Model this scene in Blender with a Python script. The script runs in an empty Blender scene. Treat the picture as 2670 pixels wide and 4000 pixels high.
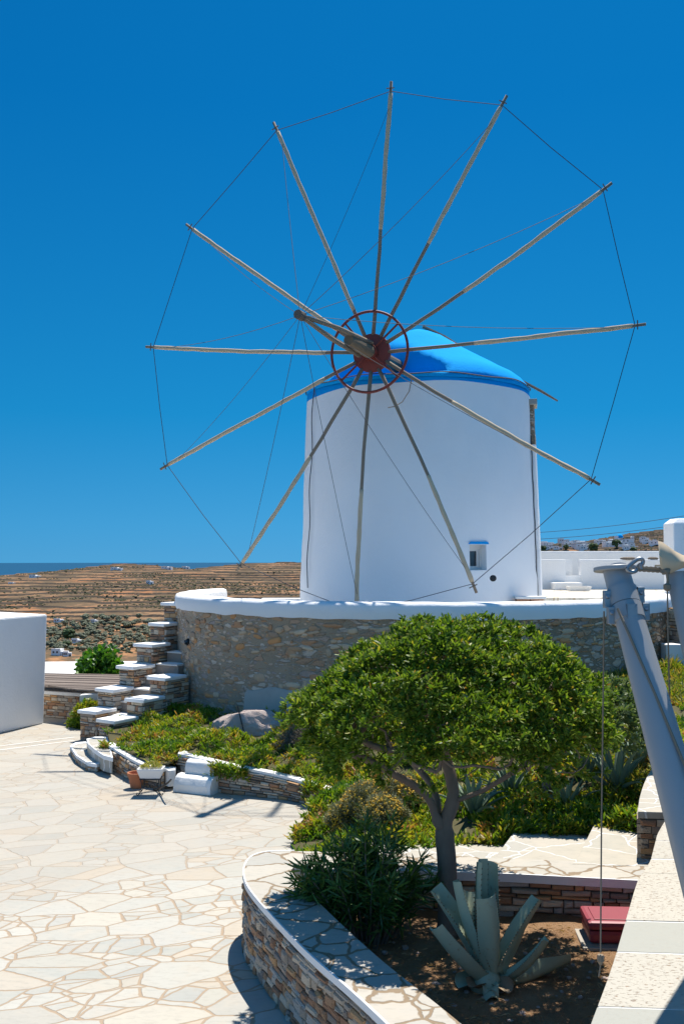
import bpy, bmesh, math, random
import numpy as np
from mathutils import Vector, noise as mnoise
R = math.radians
rnd = random.Random(7)
rng = np.random.default_rng(7)
S = bpy.context.scene
C = S.collection

# ------------------------------------------------------------------ camera, sky, sun, exposure
F, YH, EYE = 3889.0, 2172.0, 3.6          # focal length in photo pixels, horizon row, eye height above the plaza
PITCH = math.atan((YH - 2000) / F)
cam = bpy.data.cameras.new('camera'); camo = bpy.data.objects.new('camera', cam); C.objects.link(camo)
cam.sensor_fit = 'VERTICAL'; cam.sensor_height = 36; cam.lens = 36 * F / 4000
cam.clip_start = .05; cam.clip_end = 80000
camo.location = (0, 0, EYE); camo.rotation_euler = (math.pi / 2 + PITCH, 0, 0)
S.camera = camo
SUN_AZ, SUN_EL = R(19), R(65)
W = bpy.data.worlds.new('World'); S.world = W; W.use_nodes = True
wt = W.node_tree; bgn = wt.nodes['Background']
sk = wt.nodes.new('ShaderNodeTexSky'); sk.sky_type = 'NISHITA'; sk.sun_disc = False
sk.sun_elevation = SUN_EL; sk.sun_rotation = SUN_AZ; sk.altitude = 200
sk.air_density = 1.0; sk.dust_density = .3; sk.ozone_density = 3.0
hs = wt.nodes.new('ShaderNodeHueSaturation'); hs.inputs['Saturation'].default_value = 1.25
hs.inputs['Hue'].default_value = .49
tcw = wt.nodes.new('ShaderNodeTexCoord')          # steeper part of the sky only: no bright band at the horizon (dry, polarised air)
vm = wt.nodes.new('ShaderNodeVectorMath'); vm.operation = 'MULTIPLY_ADD'
vm.inputs[1].default_value = (1, 1, .86); vm.inputs[2].default_value = (0, 0, .20)
wt.links.new(tcw.outputs['Generated'], vm.inputs[0])
vn = wt.nodes.new('ShaderNodeVectorMath'); vn.operation = 'NORMALIZE'; wt.links.new(vm.outputs[0], vn.inputs[0]); wt.links.new(vn.outputs[0], sk.inputs['Vector'])
mxs = wt.nodes.new('ShaderNodeMix'); mxs.data_type = 'RGBA'; mxs.blend_type = 'MULTIPLY'; mxs.inputs[0].default_value = 1
sxyz = wt.nodes.new('ShaderNodeSeparateXYZ'); wt.links.new(tcw.outputs['Generated'], sxyz.inputs[0])
hz = wt.nodes.new('ShaderNodeValToRGB'); wt.links.new(sxyz.outputs[2], hz.inputs[0])      # pale humid air low down, deep polarised blue above
he = hz.color_ramp.elements; he[0].position = 0; he[0].color = (.19, .40, .46, 1); he[1].position = .42; he[1].color = (.012, .325, .465, 1)
e_ = he.new(.14); e_.color = (.045, .385, .475, 1); e_ = he.new(.03); e_.color = (.16, .41, .475, 1)
bk = wt.nodes.new('ShaderNodeMapRange'); bk.interpolation_type = 'SMOOTHSTEP'; wt.links.new(sxyz.outputs[1], bk.inputs[0])   # sky behind the camera whitened and brightened, added as fill for camera-facing walls
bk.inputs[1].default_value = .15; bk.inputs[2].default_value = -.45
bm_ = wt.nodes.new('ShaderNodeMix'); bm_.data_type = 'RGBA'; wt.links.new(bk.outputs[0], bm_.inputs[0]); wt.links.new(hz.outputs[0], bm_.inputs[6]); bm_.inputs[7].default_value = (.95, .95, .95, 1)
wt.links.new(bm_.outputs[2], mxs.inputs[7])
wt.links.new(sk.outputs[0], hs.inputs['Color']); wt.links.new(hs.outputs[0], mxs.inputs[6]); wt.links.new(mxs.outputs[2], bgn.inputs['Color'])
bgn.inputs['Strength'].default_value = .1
sl = bpy.data.lights.new('sun', 'SUN'); sl.energy = 3.5; sl.angle = R(.5); sl.color = (1, .945, .86)
so = bpy.data.objects.new('sun', sl); C.objects.link(so)
SUNV = Vector((math.sin(SUN_AZ) * math.cos(SUN_EL), math.cos(SUN_AZ) * math.cos(SUN_EL), math.sin(SUN_EL)))
so.rotation_euler = SUNV.to_track_quat('Z', 'Y').to_euler(); so.location = (10, 30, 60)
S.view_settings.view_transform = 'Standard'; S.view_settings.look = 'None'
S.view_settings.exposure = 1.1; S.view_settings.gamma = 1
S.cycles.max_bounces = 6; S.cycles.transparent_max_bounces = 6

# ------------------------------------------------------------------ measuring helpers (photo pixel -> place)
def ray(px, py):
    x = (px - 1335) / F; z = -(py - 2000) / F
    c, s = math.cos(PITCH), math.sin(PITCH)
    return Vector((x, c - z * s, s + z * c))
def at(px, py, z=0.):
    d = ray(px, py); return Vector((0, 0, EYE)) + d * ((z - EYE) / d.z)
def atd(px, py, Y):
    d = ray(px, py); return Vector((0, 0, EYE)) + d * (Y / d.y)
def V(*a): return Vector(a)

# ------------------------------------------------------------------ object helpers
def tag(o, label=None, cat=None, group=None, kind=None):
    if label: o['label'] = label
    if cat: o['category'] = cat
    if group: o['group'] = group
    if kind: o['kind'] = kind
    return o
def thing(name, label, cat, loc=(0, 0, 0), group=None):
    o = bpy.data.objects.new(name, None); o.empty_display_size = .1
    C.objects.link(o); o.location = loc
    return tag(o, label, cat, group)
class MB:
    def __init__(s): s.v = []; s.f = []; s.m = []; s.mi = 0; s.n = 0
    def add(s, vs, fs):
        n = s.n
        vs = np.asarray([tuple(v) for v in vs] if not isinstance(vs, np.ndarray) else vs, dtype=np.float32).reshape(-1, 3)
        s.v.append(vs); s.n += len(vs)
        s.f.extend([tuple(int(i) + n for i in f) for f in fs]); s.m.extend([s.mi] * len(fs))
    def box(s, lo, hi, jit=0):
        x0, y0, z0 = lo; x1, y1, z1 = hi
        vs = [(x0, y0, z0), (x1, y0, z0), (x1, y1, z0), (x0, y1, z0), (x0, y0, z1), (x1, y0, z1), (x1, y1, z1), (x0, y1, z1)]
        if jit: vs = [tuple(c + rnd.uniform(-jit, jit) for c in v) for v in vs]
        s.add(vs, [(3, 2, 1, 0), (4, 5, 6, 7), (0, 1, 5, 4), (1, 2, 6, 5), (2, 3, 7, 6), (3, 0, 4, 7)])
    def obox(s, c, dx, w, d, z0, z1):       # box with its x side along dx (2-D), centre c
        dx = Vector((dx[0], dx[1])).normalized(); dy = Vector((-dx.y, dx.x))
        p = [(c[0] + dx.x * a + dy.x * b, c[1] + dx.y * a + dy.y * b) for a, b in ((-w/2, -d/2), (w/2, -d/2), (w/2, d/2), (-w/2, d/2))]
        s.prism(p, z0, z1)
    def prism(s, poly, z0, z1):
        n = len(poly)
        a = sum(poly[i][0] * poly[(i+1) % n][1] - poly[(i+1) % n][0] * poly[i][1] for i in range(n))
        if a < 0: poly = poly[::-1]
        vs = [(p[0], p[1], z0) for p in poly] + [(p[0], p[1], z1) for p in poly]
        s.add(vs, [tuple(range(n))[::-1], tuple(range(n, 2*n))] + [(i, (i+1) % n, n + (i+1) % n, n + i) for i in range(n)])
    def tube(s, pts, r, k=6, cap=True):
        pts = [Vector(p) for p in pts]; n = len(pts)
        rs = r if hasattr(r, '__len__') else [r] * n
        vs = []; prev = None
        for i, p in enumerate(pts):
            t = (pts[min(i+1, n-1)] - pts[max(i-1, 0)])
            t = t.normalized() if t.length > 1e-9 else Vector((0, 0, 1))
            if prev is None:
                a = Vector((0, 0, 1)) if abs(t.z) < .9 else Vector((1, 0, 0))
                u = t.cross(a).normalized()
            else:
                u = (prev - t * prev.dot(t)).normalized()
            prev = u; w = t.cross(u)
            for j in range(k):
                an = 2 * math.pi * j / k
                vs.append(p + (u * math.cos(an) + w * math.sin(an)) * rs[i])
        fs = [(i*k + j, i*k + (j+1) % k, (i+1)*k + (j+1) % k, (i+1)*k + j) for i in range(n-1) for j in range(k)]
        if cap: fs += [tuple(range(k))[::-1], tuple(range((n-1)*k, n*k))]
        s.add(vs, fs)
    def lathe(s, prof, c=(0, 0, 0), k=24):
        vs = [(c[0] + r * math.cos(2*math.pi*j/k), c[1] + r * math.sin(2*math.pi*j/k), c[2] + z) for r, z in prof for j in range(k)]
        n = len(prof)
        fs = [(i*k + j, i*k + (j+1) % k, (i+1)*k + (j+1) % k, (i+1)*k + j) for i in range(n-1) for j in range(k)]
        fs += [tuple(range(k))[::-1], tuple(range((n-1)*k, n*k))]
        s.add(vs, fs)
    def build(s, name, mat, parent=None, loc=None, smooth=False, bevel=0, auto=None):
        root = parent
        while root is not None and root.parent is not None: root = root.parent
        off = Vector(loc) if loc is not None else (Vector(root.location) if root is not None else Vector((0, 0, 0)))
        me = bpy.data.meshes.new(name)
        v = np.concatenate(s.v) - np.array(off, dtype=np.float32)
        me.from_pydata(v.tolist() if len(v) < 5000 else v, [], s.f)
        for m in (mat if isinstance(mat, (list, tuple)) else [mat]): me.materials.append(m)
        if max(s.m, default=0) > 0: me.polygons.foreach_set('material_index', s.m)
        if bevel:
            bm = bmesh.new(); bm.from_mesh(me)
            bmesh.ops.remove_doubles(bm, verts=bm.verts, dist=1e-5)
            es = [e for e in bm.edges if len(e.link_faces) == 2 and e.calc_face_angle(0) > .5]
            bmesh.ops.bevel(bm, geom=es, offset=bevel, segments=2, profile=.6, affect='EDGES', clamp_overlap=True)
            bm.to_mesh(me); bm.free()
        if smooth: me.polygons.foreach_set('use_smooth', [True] * len(me.polygons))
        if auto is not None:
            me.polygons.foreach_set('use_smooth', [True] * len(me.polygons))
            try: me.set_sharp_from_angle(angle=R(auto))
            except Exception: pass
        me.update()
        o = bpy.data.objects.new(name, me); C.objects.link(o)
        if parent is not None: o.parent = parent
        else: o.location = off
        return o
def copy_tree(o, parent=None):
    c = o.copy(); C.objects.link(c)
    if parent is not None: c.parent = parent
    for ch in list(o.children): copy_tree(ch, c)
    return c
def resample(pts, n):
    P = np.array([tuple(p) for p in pts], float)
    L = np.r_[0, np.cumsum(np.linalg.norm(np.diff(P, axis=0), axis=1))]
    t = np.linspace(0, L[-1], n)
    return np.stack([np.interp(t, L, P[:, i]) for i in range(P.shape[1])], 1)
def smooth_path(pts, n, it=3):
    P = [Vector(p) for p in pts]
    for _ in range(it):
        Q = [P[0]]
        for a, b in zip(P[:-1], P[1:]): Q += [a * .75 + b * .25, a * .25 + b * .75]
        Q.append(P[-1]); P = Q
    return resample(P, n)

# ------------------------------------------------------------------ materials
class NT:
    def __init__(s, name):
        s.m = bpy.data.materials.new(name); s.m.use_nodes = True; s.t = s.m.node_tree; s.t.nodes.clear()
        s.out = s.n('ShaderNodeOutputMaterial')
        s._pos = None
    def n(s, typ, **kw):
        o = s.t.nodes.new(typ)
        for k, v in kw.items(): setattr(o, k, v)
        return o
    def l(s, a, b): s.t.links.new(a, b)
    def pos(s):
        if s._pos is None: s._pos = s.n('ShaderNodeNewGeometry')
        return s._pos.outputs['Position']
    def island(s):
        s.pos(); return s._pos.outputs['Random Per Island']
    def mapping(s, scale=(1, 1, 1), rot=(0, 0, 0), src=None):
        m = s.n('ShaderNodeMapping'); s.l(src or s.pos(), m.inputs['Vector'])
        m.inputs['Scale'].default_value = scale; m.inputs['Rotation'].default_value = rot
        return m.outputs[0]
    def noise(s, scale, detail=4, vec=None, rough=.55):
        o = s.n('ShaderNodeTexNoise'); o.inputs['Scale'].default_value = scale; o.inputs['Detail'].default_value = detail
        o.inputs['Roughness'].default_value = rough
        s.l(vec or s.pos(), o.inputs['Vector']); return o
    def ramp(s, fac, stops, interp='LINEAR'):
        r = s.n('ShaderNodeValToRGB'); r.color_ramp.interpolation = interp
        e = r.color_ramp.elements
        while len(e) < len(stops): e.new(.5)
        for el, (p, c) in zip(e, stops): el.position = p; el.color = (*c, 1) if len(c) == 3 else c
        s.l(fac, r.inputs[0]); return r.outputs[0]
    def mix(s, fac, a, b, mode='MIX'):
        o = s.n('ShaderNodeMix', data_type='RGBA', blend_type=mode)
        if isinstance(fac, (int, float)): o.inputs[0].default_value = fac
        else: s.l(fac, o.inputs[0])
        for i, x in ((6, a), (7, b)):
            if isinstance(x, tuple): o.inputs[i].default_value = (*x, 1)
            else: s.l(x, o.inputs[i])
        return o.outputs[2]
    def math(s, op, a, b=None, clamp=False):
        o = s.n('ShaderNodeMath', operation=op, use_clamp=clamp)
        for i, x in ((0, a), (1, b)):
            if x is None: continue
            if isinstance(x, (int, float)): o.inputs[i].default_value = x
            else: s.l(x, o.inputs[i])
        return o.outputs[0]
    def bump(s, h, strength=.5, dist=.02):
        b = s.n('ShaderNodeBump'); b.inputs['Strength'].default_value = strength; b.inputs['Distance'].default_value = dist
        s.l(h, b.inputs['Height']); return b.outputs[0]
    def bsdf(s, col, rough=.8, normal=None, spec=.3, trans=0, metal=0, tcol=None):
        p = s.n('ShaderNodeBsdfPrincipled')
        if isinstance(col, tuple): p.inputs['Base Color'].default_value = (*col, 1)
        else: s.l(col, p.inputs['Base Color'])
        if isinstance(rough, (int, float)): p.inputs['Roughness'].default_value = rough
        else: s.l(rough, p.inputs['Roughness'])
        p.inputs['Specular IOR Level'].default_value = spec; p.inputs['Metallic'].default_value = metal
        if normal is not None: s.l(normal, p.inputs['Normal'])
        sh = p.outputs[0]
        if trans:
            t = s.n('ShaderNodeBsdfTranslucent')
            c = tcol or col
            if isinstance(c, tuple): t.inputs[0].default_value = (*c, 1)
            else: s.l(c, t.inputs[0])
            m = s.n('ShaderNodeMixShader'); m.inputs[0].default_value = trans
            s.l(sh, m.inputs[1]); s.l(t.outputs[0], m.inputs[2]); sh = m.outputs[0]
        s.l(sh, s.out.inputs['Surface']); return s.m

def mat_plaster(name, col=(.80, .80, .79), dirt=.10, scale=1., dirtcol=(.55, .52, .47), spec=.2):
    t = NT(name)
    n1 = t.noise(1.3 * scale, 5); n2 = t.noise(18 * scale, 5); n3 = t.noise(.45 * scale, 3)
    f = t.math('MULTIPLY', t.math('SUBTRACT', n1.outputs[0], .45, True), dirt * 4, True)
    c = t.mix(f, col, dirtcol)
    c = t.mix(t.math('MULTIPLY', n3.outputs[0], .14), c, tuple(x * .86 for x in col))
    h = t.math('ADD', t.math('MULTIPLY', n2.outputs[0], .35), n1.outputs[0])
    return t.bsdf(c, .85, t.bump(h, .35, .05), spec)
def mat_flag(name, scale, width, stops, grout, stretch=(1, 1, 1), rot=0, warp=.12, bump=.6, stain=(.50, .40, .29), stainf=.08, fade=False, split=.3):
    t = NT(name)
    wn = t.noise(1.7 * scale / 2, 3)
    w2 = t.noise(7 * scale / 2, 3)
    vec = t.mapping(stretch, (0, 0, 0), t.mapping((1, 1, 1), (0, 0, rot)))
    mixv = t.n('ShaderNodeVectorMath', operation='MULTIPLY_ADD')
    t.l(wn.outputs['Color'], mixv.inputs[0]); mixv.inputs[1].default_value = (warp * 2.2, warp * 2.2, 0); t.l(vec, mixv.inputs[2])
    mix2 = t.n('ShaderNodeVectorMath', operation='MULTIPLY_ADD')
    t.l(w2.outputs['Color'], mix2.inputs[0]); mix2.inputs[1].default_value = (warp * .45, warp * .45, 0); t.l(mixv.outputs[0], mix2.inputs[2])
    flat = t.n('ShaderNodeVectorMath', operation='MULTIPLY'); t.l(mix2.outputs[0], flat.inputs[0]); flat.inputs[1].default_value = (1, 1, 0)
    v1 = t.n('ShaderNodeTexVoronoi', feature='F1', voronoi_dimensions='2D'); v2 = t.n('ShaderNodeTexVoronoi', feature='DISTANCE_TO_EDGE', voronoi_dimensions='2D')
    for v in (v1, v2):
        v.inputs['Scale'].default_value = scale; t.l(flat.outputs[0], v.inputs['Vector']); v.inputs['Randomness'].default_value = 1
    sep = t.n('ShaderNodeSeparateColor'); t.l(v1.outputs['Color'], sep.inputs[0])
    # some slabs are broken into smaller fillers
    v3 = t.n('ShaderNodeTexVoronoi', feature='F1', voronoi_dimensions='2D'); v4 = t.n('ShaderNodeTexVoronoi', feature='DISTANCE_TO_EDGE', voronoi_dimensions='2D')
    for v in (v3, v4):
        v.inputs['Scale'].default_value = scale * 1.9; t.l(flat.outputs[0], v.inputs['Vector'])
    brk = t.math('GREATER_THAN', sep.outputs[2], 1 - split)
    s3 = t.n('ShaderNodeSeparateColor'); t.l(v3.outputs['Color'], s3.inputs[0])
    far_ = t.math('ADD', t.math('MULTIPLY', v4.outputs['Distance'], .53), t.math('MULTIPLY', t.math('SUBTRACT', 1, brk), 5))
    dist_ = t.math('MINIMUM', v2.outputs['Distance'], far_)
    cv = t.n('ShaderNodeMix', data_type='FLOAT'); t.l(brk, cv.inputs[0]); t.l(sep.outputs[0], cv.inputs[2]); t.l(s3.outputs[0], cv.inputs[3])
    c = t.ramp(cv.outputs[0], stops)
    n1 = t.noise(5, 6, rough=.65); n2 = t.noise(40, 4); n3 = t.noise(.6, 3)
    c = t.mix(t.ramp(n1.outputs[0], [(.3, (.05, .05, .05)), (.7, (.6, .6, .6))]), c, t.mix(sep.outputs[1], (.37, .355, .315), (.47, .425, .355)))
    n5 = t.noise(1, 5, t.mapping((9, 22, 1), (0, 0, .4)), .7)
    c = t.mix(t.math('MULTIPLY', t.math('SUBTRACT', n5.outputs[0], .5, True), 2.2, True), c, (.27, .255, .22))
    sf = t.math('MULTIPLY', t.math('SUBTRACT', n1.outputs[0], .52, True), stainf * 8, True)
    c = t.mix(sf, c, stain)
    cr = t.n('ShaderNodeMapRange'); t.l(dist_, cr.inputs[0])
    wv = t.math('ADD', width, t.math('MULTIPLY', t.math('SUBTRACT', n1.outputs[0], .5), width * 1.2))
    t.l(t.math('MULTIPLY', wv, .7), cr.inputs[1]); t.l(t.math('MULTIPLY', wv, 1.35), cr.inputs[2])
    mask = cr.outputs[0]
    g = t.mix(n2.outputs[0], grout, tuple(x * .8 for x in grout))
    if fade:
        sx = t.n('ShaderNodeSeparateXYZ'); t.l(t.pos(), sx.inputs[0])
        # the older paving (far and left) is worn and washed over with grout: joints hardly show
        d = t.math('ADD', t.math('ADD', sx.outputs[1], t.math('MULTIPLY', sx.outputs[0], -.75)), t.math('MULTIPLY', n3.outputs[0], 1.5))
        ff = t.n('ShaderNodeMapRange'); t.l(d, ff.inputs[0]); ff.inputs[1].default_value = 13.2; ff.inputs[2].default_value = 14.6
        g = t.mix(t.math('MULTIPLY', ff.outputs[0], .45), g, c)
        tint = t.mix(t.noise(1.1, 4).outputs[0], (.40, .305, .21), (.30, .305, .285))
        c = t.mix(t.math('MULTIPLY', ff.outputs[0], .42), c, tint)
    c = t.mix(mask, g, c)
    h = t.math('ADD', t.math('MULTIPLY', mask, 1.0), t.math('MULTIPLY', n1.outputs[0], .45))
    return t.bsdf(c, .75, t.bump(h, bump, .012), .3)
def mat_stone(name, stops, sc=1., dark=.35):
    t = NT(name)
    c = t.ramp(t.island(), stops, 'CONSTANT')
    v = t.mapping((6 * sc, 6 * sc, 22 * sc))
    n1 = t.noise(1, 6, v, .7); n2 = t.noise(30 * sc, 5, None, .65); n3 = t.noise(2.3, 3)
    c = t.mix(t.math('MULTIPLY', n1.outputs[0], .38), c, t.mix(n3.outputs[0], (.20, .16, .13), (.60, .43, .27)))
    c = t.mix(t.math('MULTIPLY', t.math('SUBTRACT', n2.outputs[0], .5, True), dark * 4, True), c, (.13, .115, .10))
    h = t.math('ADD', n1.outputs[0], t.math('MULTIPLY', n2.outputs[0], .6))
    return t.bsdf(c, .9, t.bump(h, .8, .02), .2)
def mat_leaf(name, stops, rough=.42, trans=.3, spec=.45, tmul=1.3, patch=0):
    t = NT(name); fac = t.island()
    if patch:
        pn = t.noise(patch, 3); fac = t.math('ADD', t.math('MULTIPLY', fac, .55), t.math('MULTIPLY', t.math('SUBTRACT', pn.outputs[0], .35, True), 2.0), True)
    c = t.ramp(fac, stops)
    n = t.noise(9, 2)
    c = t.mix(t.math('MULTIPLY', n.outputs[0], .25), c, stops[0][1])
    tc = t.mix(1., c, (tmul, tmul * 1.05, tmul * .5), 'MULTIPLY')
    return t.bsdf(c, rough, None, spec, trans, 0, tc)
def mat_simple(name, col, rough=.6, metal=0, var=.2, nscale=8, spec=.4, bump=.2):
    t = NT(name)
    n = t.noise(nscale, 5); n2 = t.noise(nscale * 6, 3)
    c = t.mix(t.math('MULTIPLY', n.outputs[0], var * 2), col, tuple(x * .6 for x in col))
    return t.bsdf(c, rough, t.bump(t.math('ADD', n.outputs[0], t.math('MULTIPLY', n2.outputs[0], .4)), bump, .01), spec, 0, metal)
def mat_wood(name, c0, c1, axis=(4, 4, 40), bump=.5):
    t = NT(name)
    n = t.noise(1, 6, t.mapping(axis), .7); n2 = t.noise(6, 4)
    c = t.mix(n.outputs[0], c0, c1); c = t.mix(t.math('MULTIPLY', n2.outputs[0], .2), c, tuple(x * .5 for x in c0))
    return t.bsdf(c, .85, t.bump(n.outputs[0], bump, .01) if bump else None, .2)
def mat_rubble(name):
    t = NT(name)
    w = t.noise(2.2, 4)
    vec = t.mapping((1, 1, 2.9)); sxw = t.n('ShaderNodeSeparateXYZ'); t.l(t.pos(), sxw.inputs[0]); east = t.n('ShaderNodeMapRange'); t.l(sxw.outputs[0], east.inputs[0]); east.inputs[1].default_value = -3; east.inputs[2].default_value = 3.5
    mv = t.n('ShaderNodeVectorMath', operation='MULTIPLY_ADD'); t.l(w.outputs['Color'], mv.inputs[0]); mv.inputs[1].default_value = (.28, .28, .35); t.l(vec, mv.inputs[2])
    v1 = t.n('ShaderNodeTexVoronoi', feature='F1'); v2 = t.n('ShaderNodeTexVoronoi', feature='DISTANCE_TO_EDGE')
    v3 = t.n('ShaderNodeTexVoronoi', feature='F1'); v4 = t.n('ShaderNodeTexVoronoi', feature='DISTANCE_TO_EDGE')
    for v, sc in ((v1, 3.4), (v2, 3.4), (v3, 7.5), (v4, 7.5)):
        v.inputs['Scale'].default_value = sc; t.l(mv.outputs[0], v.inputs['Vector'])
    n1 = t.noise(7, 6, rough=.7); n2 = t.noise(45, 4, rough=.7); n3 = t.noise(.7, 3); n4 = t.noise(2.6, 4)
    sa = t.n('ShaderNodeSeparateColor'); t.l(v1.outputs['Color'], sa.inputs[0])
    sb = t.n('ShaderNodeSeparateColor'); t.l(v3.outputs['Color'], sb.inputs[0])
    st = [(0, (.40, .31, .23)), (.2, (.52, .28, .15)), (.36, (.60, .50, .40)), (.55, (.42, .34, .30)), (.7, (.62, .36, .18)), (.86, (.70, .60, .50)), (1, (.33, .27, .22))]
    ca = t.ramp(sa.outputs[0], st); cb = t.ramp(sb.outputs[0], st)
    mort = t.mix(n4.outputs[0], (.50, .41, .305), (.30, .235, .165))
    mort = t.mix(t.math('MULTIPLY', n2.outputs[0], .5), mort, (.46, .37, .27)); mort = t.mix(t.math('MULTIPLY', east.outputs[0], .55), mort, (.22, .14, .075))
    # which stones break through the mortar
    def msk(ve, sep, thr, e0):
        m = t.n('ShaderNodeMapRange'); t.l(t.math('ADD', ve.outputs['Distance'], t.math('MULTIPLY', t.math('SUBTRACT', n1.outputs[0], .5), .16)), m.inputs[0])
        m.inputs[1].default_value = e0; m.inputs[2].default_value = e0 + .05
        g = t.math('GREATER_THAN', t.math('ADD', sep.outputs[1], t.math('ADD', t.math('MULTIPLY', n3.outputs[0], .5), t.math('MULTIPLY', east.outputs[0], .22))), thr)
        return t.math('MULTIPLY', m.outputs[0], g)
    ma = msk(v2, sa, .80, .09); mb = msk(v4, sb, .72, .12)
    c = t.mix(mb, mort, cb); c = t.mix(ma, c, ca)
    c = t.mix(t.math('MULTIPLY', t.math('SUBTRACT', n2.outputs[0], .5, True), 1.6, True), c, (.15, .13, .11))
    h = t.math('ADD', t.math('ADD', t.math('MULTIPLY', ma, .8), t.math('MULTIPLY', mb, .5)), t.math('ADD', n1.outputs[0], t.math('MULTIPLY', n2.outputs[0], .5)))
    return t.bsdf(c, .95, t.bump(h, .9, .04), .15)

STONES = [(0, (.40, .22, .12)), (.12, (.50, .42, .33)), (.26, (.26, .22, .19)), (.38, (.60, .33, .15)), (.5, (.42, .35, .28)), (.62, (.66, .54, .40)), (.74, (.36, .18, .10)), (.86, (.52, .48, .42))]
M = {}
M['plaster'] = mat_plaster('whitewash')
M['plaster_mill'] = mat_plaster('mill_whitewash', (.85, .85, .84), .11, .8, (.62, .60, .57))
M['plaster_old'] = mat_plaster('worn_whitewash', (.78, .77, .74), .22)
M['blue'] = mat_plaster('blue_paint', (.004, .33, .78), .14, 1., (.012, .40, .80), .03)
M['plaza'] = mat_flag('crazy_paving', 1.75, .022, [(0, (.38, .375, .335)), (.2, (.45, .435, .385)), (.38, (.31, .325, .30)), (.55, (.465, .43, .355)), (.72, (.39, .39, .36)), (.86, (.455, .37, .265)), (1, (.33, .34, .32))], (.38, .285, .195), (1.0, 1.55, 1), -.42, .085, .6, stainf=.10, fade=True, split=.32)
M['coping'] = mat_flag('coping_slabs', 2.3, .032, [(0, (.35, .345, .315)), (.3, (.45, .42, .36)), (.6, (.38, .37, .34)), (1, (.46, .41, .34))], (.26, .19, .12), (1, 1, 1), .3, .15)
M['steps'] = mat_flag('white_jointed_slabs', 1.9, .017, [(0, (.36, .345, .29)), (.4, (.42, .375, .30)), (.7, (.36, .35, .31)), (1, (.43, .375, .29))], (.70, .69, .66), (1, 1, 1), .8, .14)
M['terrace'] = mat_flag('terrace_paving', 1.6, .035, [(0, (.66, .62, .52)), (.5, (.72, .66, .55)), (1, (.64, .61, .54))], (.5, .40, .28))
M['stone'] = mat_stone('dry_stone', STONES)
M['stone_near'] = mat_stone('planter_stone', [(p, tuple(x * 1.02 for x in c)) for p, c in STONES], 2.)
M['wall_stone'] = mat_stone('embedded_stone', [(0, (.46, .28, .16)), (.15, (.58, .43, .29)), (.3, (.36, .25, .17)), (.44, (.62, .29, .11)), (.58, (.50, .37, .25)), (.72, (.66, .51, .36)), (.86, (.48, .25, .13))], 1., .2)
M['mortar'] = mat_simple('dark_mortar', (.15, .125, .10), .95, 0, .3, 12, .1, .6)
M['mortar_light'] = mat_simple('grey_mortar', (.33, .30, .26), .95, 0, .3, 12, .1, .6)
M['rubble'] = mat_rubble('rubble_and_mortar')
M['concrete'] = mat_simple('rough_concrete', (.46, .42, .36), .95, 0, .35, 5, .1, .6)
M['wood_grey'] = mat_wood('weathered_wood', (.20, .155, .11), (.32, .255, .19), (3, 3, 3), 0)
M['cloth'] = mat_wood('furled_canvas', (.50, .385, .25), (.64, .51, .355), (2.5, 2.5, 2.5), 0)
M['wood_dark'] = mat_wood('dark_wood', (.10, .08, .065), (.22, .18, .14), (10, 10, 10))
M['log'] = mat_wood('old_shaft_timber', (.16, .11, .07), (.27, .20, .13), (6, 6, 6))
M['reed'] = mat_wood('reed_mat', (.13, .10, .085), (.30, .25, .215), (1.2, 34, 1))
M['red_iron'] = mat_simple('red_oxide_iron', (.24, .042, .028), .6, 0, .3, 10)
M['rope'] = mat_simple('dark_rope', (.05, .06, .075), .8)
M['rope_pale'] = mat_simple('pale_rope', (.26, .20, .14), .9)
M['wire'] = mat_simple('thin_wire', (.10, .11, .12), .8)
M['glass'] = mat_simple('dark_window_glass', (.02, .025, .03), .08, 0, .1, 3, .8, 0)
M['white_wood'] = mat_simple('white_painted_wood', (.72, .71, .68), .5)
M['grey_paint'] = mat_simple('grey_painted_steel', (.33, .34, .345), .42, 0, .12, 3, .5, .08)
M['steel'] = mat_simple('galvanised_steel', (.34, .36, .38), .38, .8, .3, 20)
M['black_iron'] = mat_simple('black_iron', (.02, .02, .022), .5)
M['terracotta'] = mat_simple('terracotta', (.46, .17, .08), .85)
M['red_plastic'] = mat_simple('red_plastic', (.26, .03, .045), .5, 0, .15, 4, .5, .05)
M['brick'] = mat_simple('hollow_brick', (.42, .22, .13), .9)
M['soil'] = None
def mat_soil():
    t = NT('dry_soil'); n1 = t.noise(3.5, 6, rough=.7); n2 = t.noise(40, 5, rough=.75); n3 = t.noise(120, 3)
    c = t.ramp(n1.outputs[0], [(.25, (.22, .125, .07)), (.5, (.38, .225, .12)), (.75, (.50, .32, .19))])
    c = t.mix(t.math('MULTIPLY', t.math('SUBTRACT', n2.outputs[0], .5, True), 4, True), c, (.40, .28, .18))
    h = t.math('ADD', n2.outputs[0], t.math('MULTIPLY', n3.outputs[0], .5))
    return t.bsdf(c, .95, t.bump(h, 1., .04), .1)
M['soil'] = mat_soil()
M['bed_soil'] = mat_simple('dark_bed_soil', (.10, .09, .045), .95, 0, .3, 9, .1, .8)  # dark olive-brown soil of the planted beds
M['bark'] = mat_wood('bark', (.17, .125, .095), (.30, .235, .18), (14, 14, 5), .8)
M['tree_leaf'] = mat_leaf('pittosporum_leaf', [(0, (.045, .085, .010)), (.35, (.10, .175, .016)), (.7, (.175, .265, .026)), (.92, (.26, .325, .045)), (.985, (.42, .36, .04)), (1, (.46, .22, .04))], .5, .38, .3, 1.3, 0)
M['tree_leaf_b'] = mat_leaf('second_tree_leaf', [(0, (.06, .10, .03)), (.5, (.11, .16, .045)), (1, (.18, .23, .08))], .55, .3)
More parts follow.
